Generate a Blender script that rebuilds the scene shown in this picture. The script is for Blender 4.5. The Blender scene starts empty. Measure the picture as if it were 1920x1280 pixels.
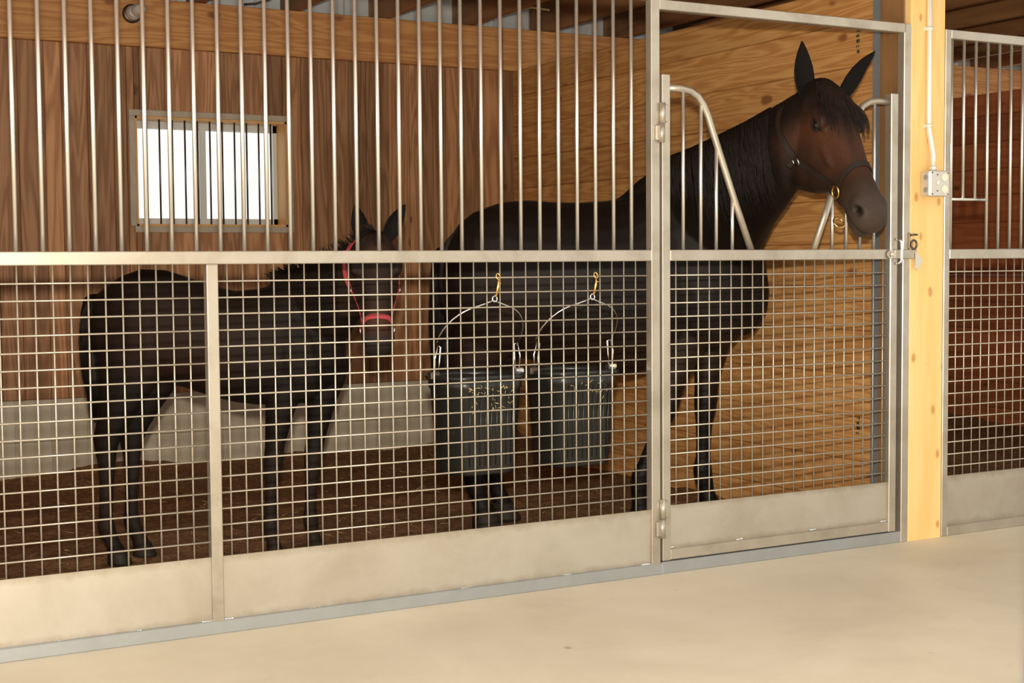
import bpy, bmesh, math, random
from mathutils import Vector, Matrix, noise
from mathutils.bvhtree import BVHTree

random.seed(7)
scene = bpy.context.scene
COL = scene.collection

# ------------------------------------------------------------------ camera
FOCAL_PX = 2670.6
cam_data = bpy.data.cameras.new('camera')
cam_data.sensor_width = 36.0
cam_data.lens = FOCAL_PX / 1920.0 * 36.0
cam_data.clip_start = 0.05
cam_data.clip_end = 300
cam = bpy.data.objects.new('camera', cam_data)
COL.objects.link(cam)
YAW, PIT, ROL = 0.5008, 0.0552, -0.0075
CAM = Vector((-0.7269, -4.3209, 1.1527))
Fv = Vector((math.sin(YAW) * math.cos(PIT), math.cos(YAW) * math.cos(PIT), -math.sin(PIT)))
Rv0 = Vector((math.cos(YAW), -math.sin(YAW), 0))
Uv0 = Rv0.cross(Fv)
Rv = math.cos(ROL) * Rv0 + math.sin(ROL) * Uv0
Uv = -math.sin(ROL) * Rv0 + math.cos(ROL) * Uv0
M = Matrix((Rv, Uv, -Fv)).transposed().to_4x4()
M.translation = CAM
cam.matrix_world = M
scene.camera = cam

# ------------------------------------------------------------------ world, lights, exposure
world = bpy.data.worlds.new('overcast_sky')
scene.world = world
world.use_nodes = True
bg = world.node_tree.nodes['Background']
bg.inputs[0].default_value = (1.0, 0.97, 0.92, 1)
bg.inputs[1].default_value = 1.2

def light(name, kind, loc, energy, color, **kw):
    l = bpy.data.lights.new(name, kind)
    l.energy = energy
    l.color = color
    for k, v in kw.items():
        setattr(l, k, v)
    o = bpy.data.objects.new(name, l)
    COL.objects.link(o)
    o.location = loc
    return o

# the photographer's flash, just above the lens
light('camera_flash', 'POINT', CAM + Vector((0.0, 0.0, 0.18)), 900, (1.0, 0.89, 0.74), shadow_soft_size=0.035)
# daylight from the open barn door at the near end of the aisle
dl = light('barn_door_daylight', 'AREA', (-6.5, -2.2, 1.5), 95, (0.95, 0.97, 1.0), shape='RECTANGLE', size=3.2, size_y=2.8)
dl.rotation_euler = Vector((1, 0.12, 0)).to_track_quat('-Z', 'Z').to_euler()

vs = scene.view_settings
vs.view_transform = 'Standard'
vs.look = 'None'
vs.exposure = 0.0
vs.gamma = 1.0
vs.use_curve_mapping = False

# ------------------------------------------------------------------ helpers: meshes
def new_mesh(name, verts, faces, smooth=False):
    me = bpy.data.meshes.new(name)
    me.from_pydata([tuple(v) for v in verts], [], faces)
    me.update()
    if smooth is True:
        me.polygons.foreach_set('use_smooth', [True] * len(me.polygons))
    elif smooth:
        me.polygons.foreach_set('use_smooth', list(smooth))
    return me

def link(name, me, mat=None, parent=None, loc=None):
    o = bpy.data.objects.new(name, me)
    COL.objects.link(o)
    if me is not None and mat is not None and len(me.materials) == 0:
        me.materials.append(mat)
    if loc is not None:
        o.location = loc
    if parent is not None:
        o.parent = parent
    return o

class MB:
    """collects shapes into one mesh"""
    def __init__(self):
        self.v, self.f, self.s = [], [], []
    def add(self, verts, faces, smooth=False):
        b = len(self.v)
        self.v += [Vector(v) for v in verts]
        self.f += [tuple(i + b for i in f) for f in faces]
        self.s += (list(smooth) if isinstance(smooth, (list, tuple)) else [smooth] * len(faces))
        return self
    def box(self, x0, x1, y0, y1, z0, z1, c=0.0):
        if c <= 0:
            v = [(x, y, z) for z in (z0, z1) for y in (y0, y1) for x in (x0, x1)]
            f = [(0, 2, 3, 1), (4, 5, 7, 6), (0, 1, 5, 4), (2, 6, 7, 3), (0, 4, 6, 2), (1, 3, 7, 5)]
            return self.add(v, f)
        c = min(c, (x1 - x0) * .45, (y1 - y0) * .45, (z1 - z0) * .45)
        v, idx = [], {}
        X, Y, Z = (x0, x1), (y0, y1), (z0, z1)
        for i in range(2):
            for j in range(2):
                for k in range(2):
                    ix, jy, kz = X[i] + (c, -c)[i], Y[j] + (c, -c)[j], Z[k] + (c, -c)[k]
                    idx[(i, j, k, 0)] = len(v); v.append((X[i], jy, kz))
                    idx[(i, j, k, 1)] = len(v); v.append((ix, Y[j], kz))
                    idx[(i, j, k, 2)] = len(v); v.append((ix, jy, Z[k]))
        f = []
        for i in range(2):
            q = [idx[(i, 0, 0, 0)], idx[(i, 1, 0, 0)], idx[(i, 1, 1, 0)], idx[(i, 0, 1, 0)]]
            f.append(q if i else q[::-1])
            q = [idx[(0, i, 0, 1)], idx[(0, i, 1, 1)], idx[(1, i, 1, 1)], idx[(1, i, 0, 1)]]
            f.append(q if i else q[::-1])
            q = [idx[(0, 0, i, 2)], idx[(1, 0, i, 2)], idx[(1, 1, i, 2)], idx[(0, 1, i, 2)]]
            f.append(q if i else q[::-1])
        for a in range(2):
            for b in range(2):
                f.append([idx[(a, b, 0, 0)], idx[(a, b, 0, 1)], idx[(a, b, 1, 1)], idx[(a, b, 1, 0)]])
                f.append([idx[(a, 0, b, 0)], idx[(a, 0, b, 2)], idx[(a, 1, b, 2)], idx[(a, 1, b, 0)]])
                f.append([idx[(0, a, b, 1)], idx[(0, a, b, 2)], idx[(1, a, b, 2)], idx[(1, a, b, 1)]])
        for i in range(2):
            for j in range(2):
                for k in range(2):
                    f.append([idx[(i, j, k, 0)], idx[(i, j, k, 1)], idx[(i, j, k, 2)]])
        b = len(self.v)
        self.add(v, f)
        cen = Vector(((x0 + x1) / 2, (y0 + y1) / 2, (z0 + z1) / 2))
        for n in range(len(self.f) - len(f), len(self.f)):
            p = [self.v[i] for i in self.f[n]]
            nn = (p[1] - p[0]).cross(p[2] - p[0])
            m = sum(p, Vector()) / len(p)
            if nn.dot(m - cen) < 0:
                self.f[n] = tuple(reversed(self.f[n]))
        return self
    def tube(self, pts, r, n=10, caps=True, flat=1.0, closed=False):
        """swept tube along pts; r number or list"""
        pts = [Vector(p) for p in pts]
        m = len(pts)
        rr = r if isinstance(r, (list, tuple)) else [r] * m
        t0 = (pts[1] - pts[0]).normalized()
        ref = Vector((0, 0, 1)) if abs(t0.z) < .9 else Vector((1, 0, 0))
        u = (ref - t0 * ref.dot(t0)).normalized()
        v, f, s = [], [], []
        for i in range(m):
            if closed:
                t = (pts[(i + 1) % m] - pts[i - 1]).normalized()
            else:
                t = (pts[min(i + 1, m - 1)] - pts[max(i - 1, 0)]).normalized()
            u = (u - t * u.dot(t))
            u = u.normalized() if u.length > 1e-6 else t.orthogonal().normalized()
            w = t.cross(u)
            for k in range(n):
                a = 2 * math.pi * k / n
                v.append(pts[i] + u * math.cos(a) * rr[i] + w * math.sin(a) * rr[i] * flat)
        segs = m if closed else m - 1
        for i in range(segs):
            j = (i + 1) % m
            for k in range(n):
                f.append((i * n + k, i * n + (k + 1) % n, j * n + (k + 1) % n, j * n + k)); s.append(True)
        if caps and not closed:
            f.append(tuple(range(n - 1, -1, -1))); s.append(False)
            f.append(tuple((m - 1) * n + k for k in range(n))); s.append(False)
        return self.add(v, f, s)
    def loft(self, rings, caps=True, smooth=True):
        n = len(rings[0])
        v = [Vector(p) for r in rings for p in r]
        f, s = [], []
        for i in range(len(rings) - 1):
            for k in range(n):
                f.append((i * n + k, i * n + (k + 1) % n, (i + 1) * n + (k + 1) % n, (i + 1) * n + k)); s.append(smooth)
        if caps:
            f.append(tuple(range(n - 1, -1, -1))); s.append(False)
            b = (len(rings) - 1) * n
            f.append(tuple(b + k for k in range(n))); s.append(False)
        return self.add(v, f, s)
    def lathe(self, prof, org=(0, 0, 0), axis=(0, 0, 1), n=20):
        """prof: list of (radius, height)"""
        a = Vector(axis).normalized()
        u = a.orthogonal().normalized(); w = a.cross(u)
        o = Vector(org)
        rings = [[o + a * h + (u * math.cos(2 * math.pi * k / n) + w * math.sin(2 * math.pi * k / n)) * max(r, 1e-4)
                  for k in range(n)] for r, h in prof]
        return self.loft(rings)
    def ellipsoid(self, c, ax, n=14, m=8):
        c = Vector(c)
        A = [Vector(a) for a in ax]
        rings = []
        for i in range(m + 1):
            th = math.pi * (0.02 + .96 * i / m)
            rings.append([c + A[2] * -math.cos(th) + (A[0] * math.cos(2 * math.pi * k / n) + A[1] * math.sin(2 * math.pi * k / n)) * math.sin(th) for k in range(n)])
        return self.loft(rings)
    def build(self, name, mat, parent=None):
        return link(name, new_mesh(name, self.v, self.f, self.s), mat, parent)

def tag(o, label=None, cat=None, group=None, kind=None):
    if label: o['label'] = label
    if cat: o['category'] = cat
    if group: o['group'] = group
    if kind: o['kind'] = kind
    return o

def empty(name, loc=(0, 0, 0)):
    o = bpy.data.objects.new(name, None)
    o.empty_display_size = 0.1
    COL.objects.link(o)
    o.location = loc
    return o

def child(o, parent):
    """parent keeping world coordinates although the parent Empty sits elsewhere"""
    o.parent = parent
    o.matrix_parent_inverse = Matrix.Translation(-Vector(parent.location))
    return o

# ------------------------------------------------------------------ helpers: materials
def mat_new(name):
    m = bpy.data.materials.new(name)
    m.use_nodes = True
    nt = m.node_tree
    b = nt.nodes['Principled BSDF']
    return m, nt, b

def N(nt, kind, **kw):
    n = nt.nodes.new(kind)
    for k, v in kw.items():
        if k in n.inputs.keys() if hasattr(n.inputs, 'keys') else False:
            n.inputs[k].default_value = v
        else:
            setattr(n, k, v)
    return n

def math_n(nt, op, a, b=None, clamp=False):
    n = nt.nodes.new('ShaderNodeMath')
    n.operation = op
    n.use_clamp = clamp
    for i, x in enumerate((a, b)):
        if x is None: continue
        if isinstance(x, (int, float)): n.inputs[i].default_value = x
        else: nt.links.new(x, n.inputs[i])
    return n.outputs[0]

def mix_n(nt, fac, a, b, mode='MIX'):
    n = nt.nodes.new('ShaderNodeMix')
    n.data_type = 'RGBA'
    n.blend_type = mode
    for key, x in ((0, fac), (6, a), (7, b)):
        if isinstance(x, (int, float)): n.inputs[key].default_value = x
        elif isinstance(x, (tuple, list)): n.inputs[key].default_value = (*x[:3], 1)
        else: nt.links.new(x, n.inputs[key])
    return n.outputs[2]

def ramp_n(nt, fac, stops):
    n = nt.nodes.new('ShaderNodeValToRGB')
    el = n.color_ramp.elements
    while len(el) < len(stops): el.new(0.5)
    for e, (p, c) in zip(el, stops):
        e.position = p
        e.color = (*c, 1) if len(c) == 3 else c
    nt.links.new(fac, n.inputs[0])
    return n.outputs[0]

def noise_n(nt, vec, scale, detail=4, rough=.55, dist=0.0):
    n = nt.nodes.new('ShaderNodeTexNoise')
    n.inputs['Scale'].default_value = scale
    n.inputs['Detail'].default_value = detail
    n.inputs['Roughness'].default_value = rough
    n.inputs['Distortion'].default_value = dist
    if vec is not None: nt.links.new(vec, n.inputs['Vector'])
    return n.outputs['Fac']

def coords(nt, scale=(1, 1, 1), rnd=0.0):
    tc = nt.nodes.new('ShaderNodeTexCoord')
    mp = nt.nodes.new('ShaderNodeMapping')
    mp.inputs['Scale'].default_value = scale
    if rnd:
        oi = nt.nodes.new('ShaderNodeObjectInfo')
        va = nt.nodes.new('ShaderNodeVectorMath'); va.operation = 'SCALE'
        va.inputs[0].default_value = (1.0, 1.7, 2.3)
        nt.links.new(math_n(nt, 'MULTIPLY', oi.outputs['Random'], rnd), va.inputs['Scale'])
        ad = nt.nodes.new('ShaderNodeVectorMath')
        nt.links.new(tc.outputs['Object'], ad.inputs[0]); nt.links.new(va.outputs[0], ad.inputs[1])
        nt.links.new(ad.outputs[0], mp.inputs['Vector'])
    else:
        nt.links.new(tc.outputs['Object'], mp.inputs['Vector'])
    return mp.outputs['Vector']

def bump(nt, bsdf, h, strength, dist=.01):
    b = nt.nodes.new('ShaderNodeBump')
    b.inputs['Strength'].default_value = strength
    b.inputs['Distance'].default_value = dist
    nt.links.new(h, b.inputs['Height'])
    nt.links.new(b.outputs[0], bsdf.inputs['Normal'])

def wood(name, grain, c_light, c_dark, c_knot, rings=26, knots=1.0, vary=.35, hue=None, rough=.55, knot_scale=(3.2, 3.2, 3.2), knot_keep=.55):
    """grain: axis index the fibres run along"""
    m, nt, b = mat_new(name)
    sc = [7.0, 7.0, 7.0]; sc[grain] = .55
    v = coords(nt, sc, 13.0)
    n1 = noise_n(nt, v, 1.0, 3, .5, .35)
    ring = math_n(nt, 'SINE', math_n(nt, 'MULTIPLY', n1, rings))
    ring = math_n(nt, 'MULTIPLY_ADD', ring, .5); ring.node.inputs[2].default_value = .5
    sc2 = [90.0, 90.0, 90.0]; sc2[grain] = 2.5
    fine = noise_n(nt, coords(nt, sc2, 5.0), 1.0, 4, .6)
    g = math_n(nt, 'MULTIPLY', ring, .75)
    g = math_n(nt, 'ADD', g, math_n(nt, 'MULTIPLY', math_n(nt, 'SUBTRACT', fine, .5), .9), clamp=True)
    col = mix_n(nt, g, c_dark, c_light)
    broad = noise_n(nt, coords(nt, [x * .25 for x in sc], 3.0), 2.2, 2)
    col = mix_n(nt, math_n(nt, 'MULTIPLY', math_n(nt, 'SUBTRACT', broad, .4), .55, clamp=True), col, mix_n(nt, .6, c_dark, c_knot))
    if knots > 0:
        sep = nt.nodes.new('ShaderNodeSeparateXYZ')
        nt.links.new(coords(nt, (1, 1, 1), 7.0), sep.inputs[0])
        across = {0: 2, 1: 2, 2: 0}[grain]
        cmbv = nt.nodes.new('ShaderNodeCombineXYZ')
        nt.links.new(math_n(nt, 'MULTIPLY', sep.outputs[grain], knot_scale[0] * .55), cmbv.inputs[0])
        nt.links.new(math_n(nt, 'MULTIPLY', sep.outputs[across], knot_scale[0]), cmbv.inputs[1])
        vo = nt.nodes.new('ShaderNodeTexVoronoi')
        vo.voronoi_dimensions = '2D'
        vo.inputs['Scale'].default_value = 1.0
        nt.links.new(cmbv.outputs[0], vo.inputs['Vector'])
        sc_ = nt.nodes.new('ShaderNodeSeparateColor')
        nt.links.new(vo.outputs['Color'], sc_.inputs[0])
        absent = math_n(nt, 'GREATER_THAN', sc_.outputs[0], knot_keep)
        small = math_n(nt, 'MULTIPLY', sc_.outputs[1], .05)
        wob = noise_n(nt, coords(nt, (30, 30, 30)), 1.0, 2)
        d = math_n(nt, 'ADD', math_n(nt, 'ADD', vo.outputs['Distance'], math_n(nt, 'ADD', absent, small)), math_n(nt, 'MULTIPLY', math_n(nt, 'SUBTRACT', wob, .5), .06))
        k = nt.nodes.new('ShaderNodeMapRange')
        k.inputs['From Min'].default_value = .055 * knots
        k.inputs['From Max'].default_value = .10 * knots
        k.inputs['To Min'].default_value = 1; k.inputs['To Max'].default_value = 0
        nt.links.new(d, k.inputs['Value'])
        col = mix_n(nt, k.outputs[0], col, c_knot)
        h = nt.nodes.new('ShaderNodeMapRange')
        h.inputs['From Min'].default_value = .06; h.inputs['From Max'].default_value = .3
        h.inputs['To Min'].default_value = .4; h.inputs['To Max'].default_value = 0
        nt.links.new(d, h.inputs['Value'])
        col = mix_n(nt, h.outputs[0], col, c_dark)
    oi = nt.nodes.new('ShaderNodeObjectInfo')
    br = math_n(nt, 'MULTIPLY_ADD', oi.outputs['Random'], vary); br.node.inputs[2].default_value = 1 - vary * .5
    cmb = nt.nodes.new('ShaderNodeCombineColor')
    for i in range(3): nt.links.new(br, cmb.inputs[i])
    col = mix_n(nt, 1.0, col, cmb.outputs[0], 'MULTIPLY')
    nt.links.new(col, b.inputs['Base Color'])
    b.inputs['Roughness'].default_value = rough
    b.inputs['Specular IOR Level'].default_value = .35
    bump(nt, b, g, .25, .002)
    return m

def steel(name, base, stain, metallic=.55, rough=.36, stain_amt=.6, scale=5.0, brush=None):
    m, nt, b = mat_new(name)
    v = coords(nt, (1, 1, 1))
    n1 = noise_n(nt, v, scale, 5, .6, .4)
    n2 = noise_n(nt, v, scale * 7, 3, .6)
    f = math_n(nt, 'MULTIPLY', math_n(nt, 'SUBTRACT', n1, .42), 3.2 * stain_amt, clamp=True)
    col = mix_n(nt, f, base, stain)
    col = mix_n(nt, math_n(nt, 'MULTIPLY', n2, .25), col, tuple(x * .7 for x in base))
    nt.links.new(col, b.inputs['Base Color'])
    b.inputs['Metallic'].default_value = metallic
    r = math_n(nt, 'MULTIPLY_ADD', n1, .22); r.node.inputs[2].default_value = rough - .1
    nt.links.new(r, b.inputs['Roughness'])
    bump(nt, b, n2, .06, .001)
    return m

def plain(name, col, rough=.5, metallic=0.0, spec=.5, var=0.0, scale=20):
    m, nt, b = mat_new(name)
    if var:
        n1 = noise_n(nt, coords(nt), scale, 4)
        c = mix_n(nt, n1, tuple(x * (1 - var) for x in col), tuple(min(1, x * (1 + var)) for x in col))
        nt.links.new(c, b.inputs['Base Color'])
        bump(nt, b, n1, .1, .002)
    else:
        b.inputs['Base Color'].default_value = (*col, 1)
    b.inputs['Roughness'].default_value = rough
    b.inputs['Metallic'].default_value = metallic
    b.inputs['Specular IOR Level'].default_value = spec
    return m

W_BACK = wood('cedar_boards', 2, (.47, .250, .118), (.275, .125, .050), (.08, .03, .013), rings=70, knots=.75, vary=.78, knot_keep=.25)
W_SIDE = wood('pine_planks', 1, (.74, .415, .150), (.52, .240, .070), (.11, .022, .008), rings=95, knots=.95, vary=.2, knot_keep=.4)
W_RIGHT = wood('stained_planks', 1, (.55, .185, .07), (.42, .125, .045), (.06, .012, .006), rings=60, knots=.9, vary=.3)
W_BEAM = wood('pine_beam', 0, (.62, .33, .115), (.44, .19, .06), (.11, .025, .01), rings=80, knots=1.0, vary=.15, knot_keep=.5)
W_JOIST = wood('rough_joists', 1, (.33, .17, .07), (.22, .10, .04), (.08, .03, .012), rings=20, knots=.5, vary=.3)
W_POST = wood('pale_spruce_post', 2, (.88, .63, .27), (.82, .54, .195), (.42, .125, .025), rings=30, knots=1.25, vary=.05, rough=.5, knot_scale=(8, 8, 8), knot_keep=.5)
W_SHADED = wood('shaded_post_wood', 2, (.30, .16, .06), (.2, .1, .04), (.06, .02, .01), rings=16, knots=.6, vary=.05)  # browner post wood: the shade on its side is put into the colour
W_TRIM = plain('weathered_trim', (.42, .36, .28), .6, 0, .3, .25, 14)
STEEL = steel('raw_steel_tube', (.49, .44, .355), (.27, .22, .155), .62, .33, .65, 6)
def edge_stain(m):
    nt = m.node_tree; b = nt.nodes['Principled BSDF']
    src = b.inputs['Base Color'].links[0].from_socket
    tc = nt.nodes.new('ShaderNodeTexCoord'); sp = nt.nodes.new('ShaderNodeSeparateXYZ')
    nt.links.new(tc.outputs['Generated'], sp.inputs[0])
    n1 = noise_n(nt, coords(nt), 14, 5, .65)
    lo = math_n(nt, 'MINIMUM', sp.outputs[2], math_n(nt, 'SUBTRACT', 1.03, sp.outputs[2]))
    e = math_n(nt, 'ADD', lo, math_n(nt, 'MULTIPLY', math_n(nt, 'SUBTRACT', n1, .5), .28))
    k = nt.nodes.new('ShaderNodeMapRange')
    k.inputs['From Min'].default_value = .0; k.inputs['From Max'].default_value = .15
    k.inputs['To Min'].default_value = .75; k.inputs['To Max'].default_value = 0
    nt.links.new(e, k.inputs['Value'])
    nt.links.new(mix_n(nt, k.outputs[0], src, (.27, .22, .15)), b.inputs['Base Color'])
    return m
SHEET = steel('raw_steel_sheet', (.46, .415, .335), (.32, .27, .195), .4, .42, .7, 3.2)
BAR = steel('polished_steel_bar', (.78, .75, .68), (.62, .56, .46), .8, .24, .35, 9)
WIRE = steel('welded_wire', (.50, .45, .36), (.27, .20, .12), .5, .35, .6, 16)
GALV = steel('galvanised_steel', (.34, .38, .42), (.25, .28, .31), .5, .4, .5, 8)
GREYRAIL = steel('dull_grey_rail', (.36, .37, .365), (.27, .265, .25), .5, .4, .5, 8)
BRASS = plain('brass', (.85, .55, .17), .25, 1.0)
CHROME = plain('bright_steel', (.8, .8, .78), .18, 1.0)
DARKIRON = plain('dark_iron', (.13, .10, .08), .4, .8, .5, .3)
PAINTGREY = steel('grey_box_steel', (.66, .62, .56), (.5, .47, .42), .4, .4, .4, 12)
IVORY = plain('ivory_plastic', (.80, .72, .55), .35)
WHITEPIPE = plain('pale_conduit', (.80, .80, .72), .3, .3, .5, .06)

# concrete aisle
def concrete():
    m, nt, b = mat_new('trowelled_concrete')
    v = coords(nt)
    n1 = noise_n(nt, v, 1.4, 6, .62, .3)
    n2 = noise_n(nt, v, 45, 3, .6)
    n3 = noise_n(nt, coords(nt, (1, 3, 1)), 5, 5, .7, .6)
    c = ramp_n(nt, n1, [(.3, (.57, .50, .365)), (.55, (.66, .58, .435)), (.75, (.72, .64, .49))])
    c = mix_n(nt, math_n(nt, 'MULTIPLY', math_n(nt, 'SUBTRACT', n3, .62), 3.0, clamp=True), c, (.46, .38, .27))
    spots = nt.nodes.new('ShaderNodeTexVoronoi'); spots.inputs['Scale'].default_value = 3.0
    nt.links.new(v, spots.inputs['Vector'])
    sp = nt.nodes.new('ShaderNodeMapRange')
    sp.inputs['From Min'].default_value = .02; sp.inputs['From Max'].default_value = .05
    sp.inputs['To Min'].default_value = .6; sp.inputs['To Max'].default_value = 0
    nt.links.new(math_n(nt, 'ADD', spots.outputs['Distance'], math_n(nt, 'MULTIPLY', math_n(nt, 'SUBTRACT', n2, .5), .08)), sp.inputs['Value'])
    c = mix_n(nt, sp.outputs[0], c, (.30, .22, .14))
    nt.links.new(c, b.inputs['Base Color'])
    b.inputs['Roughness'].default_value = .55
    bump(nt, b, math_n(nt, 'ADD', n2, n1), .08, .004)
    return m
CONC = concrete()

def curb_mat():
    m, nt, b = mat_new('cast_concrete_curb')
    v = coords(nt, (1, 1, 1), 3.0)
    n1 = noise_n(nt, v, 3.0, 6, .65, .3)
    n2 = noise_n(nt, v, 60, 3)
    c = ramp_n(nt, n1, [(.3, (.42, .37, .265)), (.55, (.53, .475, .36)), (.75, (.60, .55, .43))])
    nt.links.new(c, b.inputs['Base Color'])
    b.inputs['Roughness'].default_value = .75
    bump(nt, b, math_n(nt, 'ADD', n2, n1), .25, .006)
    return m
CURB = curb_mat()

def dirt_mat():
    m, nt, b = mat_new('shavings_dirt')
    v = coords(nt)
    n1 = noise_n(nt, v, 2.2, 6, .65, .4)
    n2 = noise_n(nt, v, 38, 5, .7, .5)
    n3 = noise_n(nt, v, 140, 2, .6)
    c = ramp_n(nt, n2, [(.3, (.11, .055, .026)), (.5, (.25, .132, .062)), (.72, (.42, .25, .125))])
    c = mix_n(nt, math_n(nt, 'MULTIPLY', math_n(nt, 'SUBTRACT', n1, .35), 1.2, clamp=True), c, (.14, .072, .036))
    nt.links.new(c, b.inputs['Base Color'])
    b.inputs['Roughness'].default_value = .9
    b.inputs['Specular IOR Level'].default_value = .15
    bump(nt, b, math_n(nt, 'ADD', n2, n3), .6, .012)
    return m
DIRT = dirt_mat()

def siding_mat():
    return plain('pale_grey_metal_siding', (.62, .66, .66), .4, .25, .5, .05, 4)
SIDING = siding_mat()

def glass_mat(name, tint=(1, 1, 1), rough=0.0):
    m, nt, b = mat_new(name)
    b.inputs['Base Color'].default_value = (*tint, 1)
    b.inputs['Transmission Weight'].default_value = 1.0
    b.inputs['Roughness'].default_value = rough
    b.inputs['IOR'].default_value = 1.45
    return m

def pane_mat():
    m, nt, b = mat_new('window_pane_glass')
    tr = nt.nodes.new('ShaderNodeBsdfTransparent')
    tr.inputs[0].default_value = (.96, .98, .98, 1)
    gl = nt.nodes.new('ShaderNodeBsdfGlossy'); gl.inputs['Roughness'].default_value = .03
    mx = nt.nodes.new('ShaderNodeMixShader'); mx.inputs[0].default_value = .06
    nt.links.new(tr.outputs[0], mx.inputs[1]); nt.links.new(gl.outputs[0], mx.inputs[2])
    nt.links.new(mx.outputs[0], nt.nodes['Material Output'].inputs['Surface'])
    return m
PANE = pane_mat()

# ------------------------------------------------------------------ dimensions
XL, XR = -0.20, 3.52          # faces of the stall's partitions
YB = 3.40                     # face of the back wall
XR2 = 7.12                    # far partition of the next stall
BEAM_Z0, BEAM_Z1 = 2.32, 2.575
CURB_Z = 0.455
WALL_TOP = 2.325
WX0, WX1, WZ0, WZ1 = 1.20, 2.055, 1.365, 1.955   # window opening

# ------------------------------------------------------------------ floor, ceiling, walls
mb = MB().box(-12, 14, -8.0, 0.03, -0.12, 0.0)
tag(mb.build('floor_aisle', CONC), 'pale trowelled concrete aisle floor in front of the stalls', 'floor', kind='structure')

def dirt_floor(name, x0, x1, y0, y1, label):
    nx, ny = 110, 100
    v, f = [], []
    for j in range(ny + 1):
        for i in range(nx + 1):
            x = x0 + (x1 - x0) * i / nx; y = y0 + (y1 - y0) * j / ny
            h = .035 * noise.noise(Vector((x * 1.7, y * 1.7, 3))) + .016 * noise.noise(Vector((x * 7, y * 7, 1))) + .009 * noise.noise(Vector((x * 23, y * 23, 8)))
            bank = max(0, (y - (y1 - .75)) / .75) ** 1.6 * (.10 + .10 * noise.noise(Vector((x * 1.3, 5, 2))))
            edge = max(0, 1 - (y - y0) / .3)
            v.append((x, y, (h - .012) * (1 - edge) - .02 * edge + bank))
            if i < nx and j < ny:
                a = j * (nx + 1) + i
                f.append((a, a + 1, a + nx + 2, a + nx + 1))
    o = link(name, new_mesh(name, v, f, True), DIRT)
    tag(o, label, 'floor', kind='structure')
    return o
FLOOR = dirt_floor('floor_stall', XL - .02, XR + .02, 0.025, YB + .03, 'dark brown dirt and shavings floor of the horse stall')
dirt_floor('floor_stall', XR + .09, XR2, 0.025, YB + .03, 'dark dirt floor of the neighbouring stall')

# ceiling: loft boards on joists
ceil = MB().box(-9, 12, -1.0, 3.62, 2.83, 2.87).build('ceiling', W_JOIST)
tag(ceil, 'brown loft boards above the stalls', 'ceiling', kind='structure')
x = -0.65
while x < 9:
    MB().box(x, x + .042, .10, 3.60, 2.578, 2.828, .003).build('joist', W_JOIST, ceil)
    x += .55

# back wall
wall_back = empty('wall_back', (1.7, YB, 0))
tag(wall_back, 'back wall of vertical brown cedar boards over a pale concrete curb', 'wall', kind='structure')
def vboard(x0, x1, z0, z1, y=YB, parent=wall_back, mat=W_BACK):
    dy = random.uniform(-.002, .0025)
    child(MB().box(x0 + .0006, x1 - .0006, y + dy, y + .03, z0, z1, .0035).build('board', mat), parent)
x = XL
while x < XR:
    w = random.choice((.07, .085, .09, .11, .135, .14, .155))
    x2 = min(x + w, XR + .03)
    if XR + .03 - x2 < .04: x2 = XR + .03
    z0, z1 = CURB_Z, BEAM_Z0 + .03
    if x2 <= WX0 or x >= WX1:
        vboard(x, x2, z0, z1)
    else:
        if x < WX0 - .03:
            vboard(x, WX0, z0, z1); x = WX0
        if x2 > WX1 + .03:
            vboard(WX1, x2, z0, z1); x2b = WX1
        else:
            x2b = x2
        vboard(x, x2b, z0, WZ0); vboard(x, x2b, WZ1, z1)
    x = x2
# concrete curb in cast blocks
x = XL
while x < XR - .05:
    x2 = min(x + .37, XR)
    for (za, zb) in ((-.05, .235), (.237, CURB_Z)):
        xm = x + (x2 - x) * .5
        for (xa, xb) in ((x, xm), (xm, x2)):
            child(MB().box(xa, xb, YB - .022 + random.uniform(-.0008, .0008), YB + .06, za, zb, .002).build('curb_block', CURB), wall_back)
    x = x2
# outer metal siding, ribbed, with a hole for the window
def siding(x0, x1, z0, z1):
    v, f = [], []
    pts = []
    x = x0
    k = 0
    prof = [(0, 0), (.19, 0), (.205, -.018), (.235, -.018), (.25, 0)]
    while x < x1:
        for dx, dy in prof[:-1]:
            if x + dx <= x1: pts.append((x + dx, 3.60 + dy))
        x += .25
    pts.append((x1, 3.60))
    for (px, py) in pts:
        v += [(px, py, z0), (px, py, z1)]
    for i in range(len(pts) - 1):
        f.append((2 * i, 2 * i + 2, 2 * i + 3, 2 * i + 1))
    return new_mesh('siding', v, f)
for (a, b_, c_, d_) in ((-1.5, 10, 2.02, 2.83), (-1.5, WX0 - .03, -.05, 2.02), (WX1 + .03, 10, -.05, 2.02), (WX0 - .03, WX1 + .03, -.05, WZ0 - .03)):
    child(link('siding_sheet', siding(a, b_, c_, d_), SIDING), wall_back)
# end panel above the siding left of view keeps daylight out of the loft
child(MB().box(-1.55, -1.5, .1, 3.62, -.05, 2.83).build('end_panel', W_JOIST), wall_back)

# right partition (horizontal planks)
wall_right = empty('wall_right', (XR, 1.8, 0))
tag(wall_right, 'right partition of horizontal orange pine planks behind the dark brown mare', 'wall', kind='structure')
zs = [-.04, .10, .285, .475, .66, .85, 1.04, 1.225, 1.415, 1.605, 1.79, 1.98, 2.168, WALL_TOP]
for a, b_ in zip(zs[:-1], zs[1:]):
    dx = random.uniform(-.002, .002)
    child(MB().box(XR + dx, XR + .075, .19, YB + .02, a + .0008, b_ - .0008, .0045).build('plank', W_SIDE), wall_right)
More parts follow.
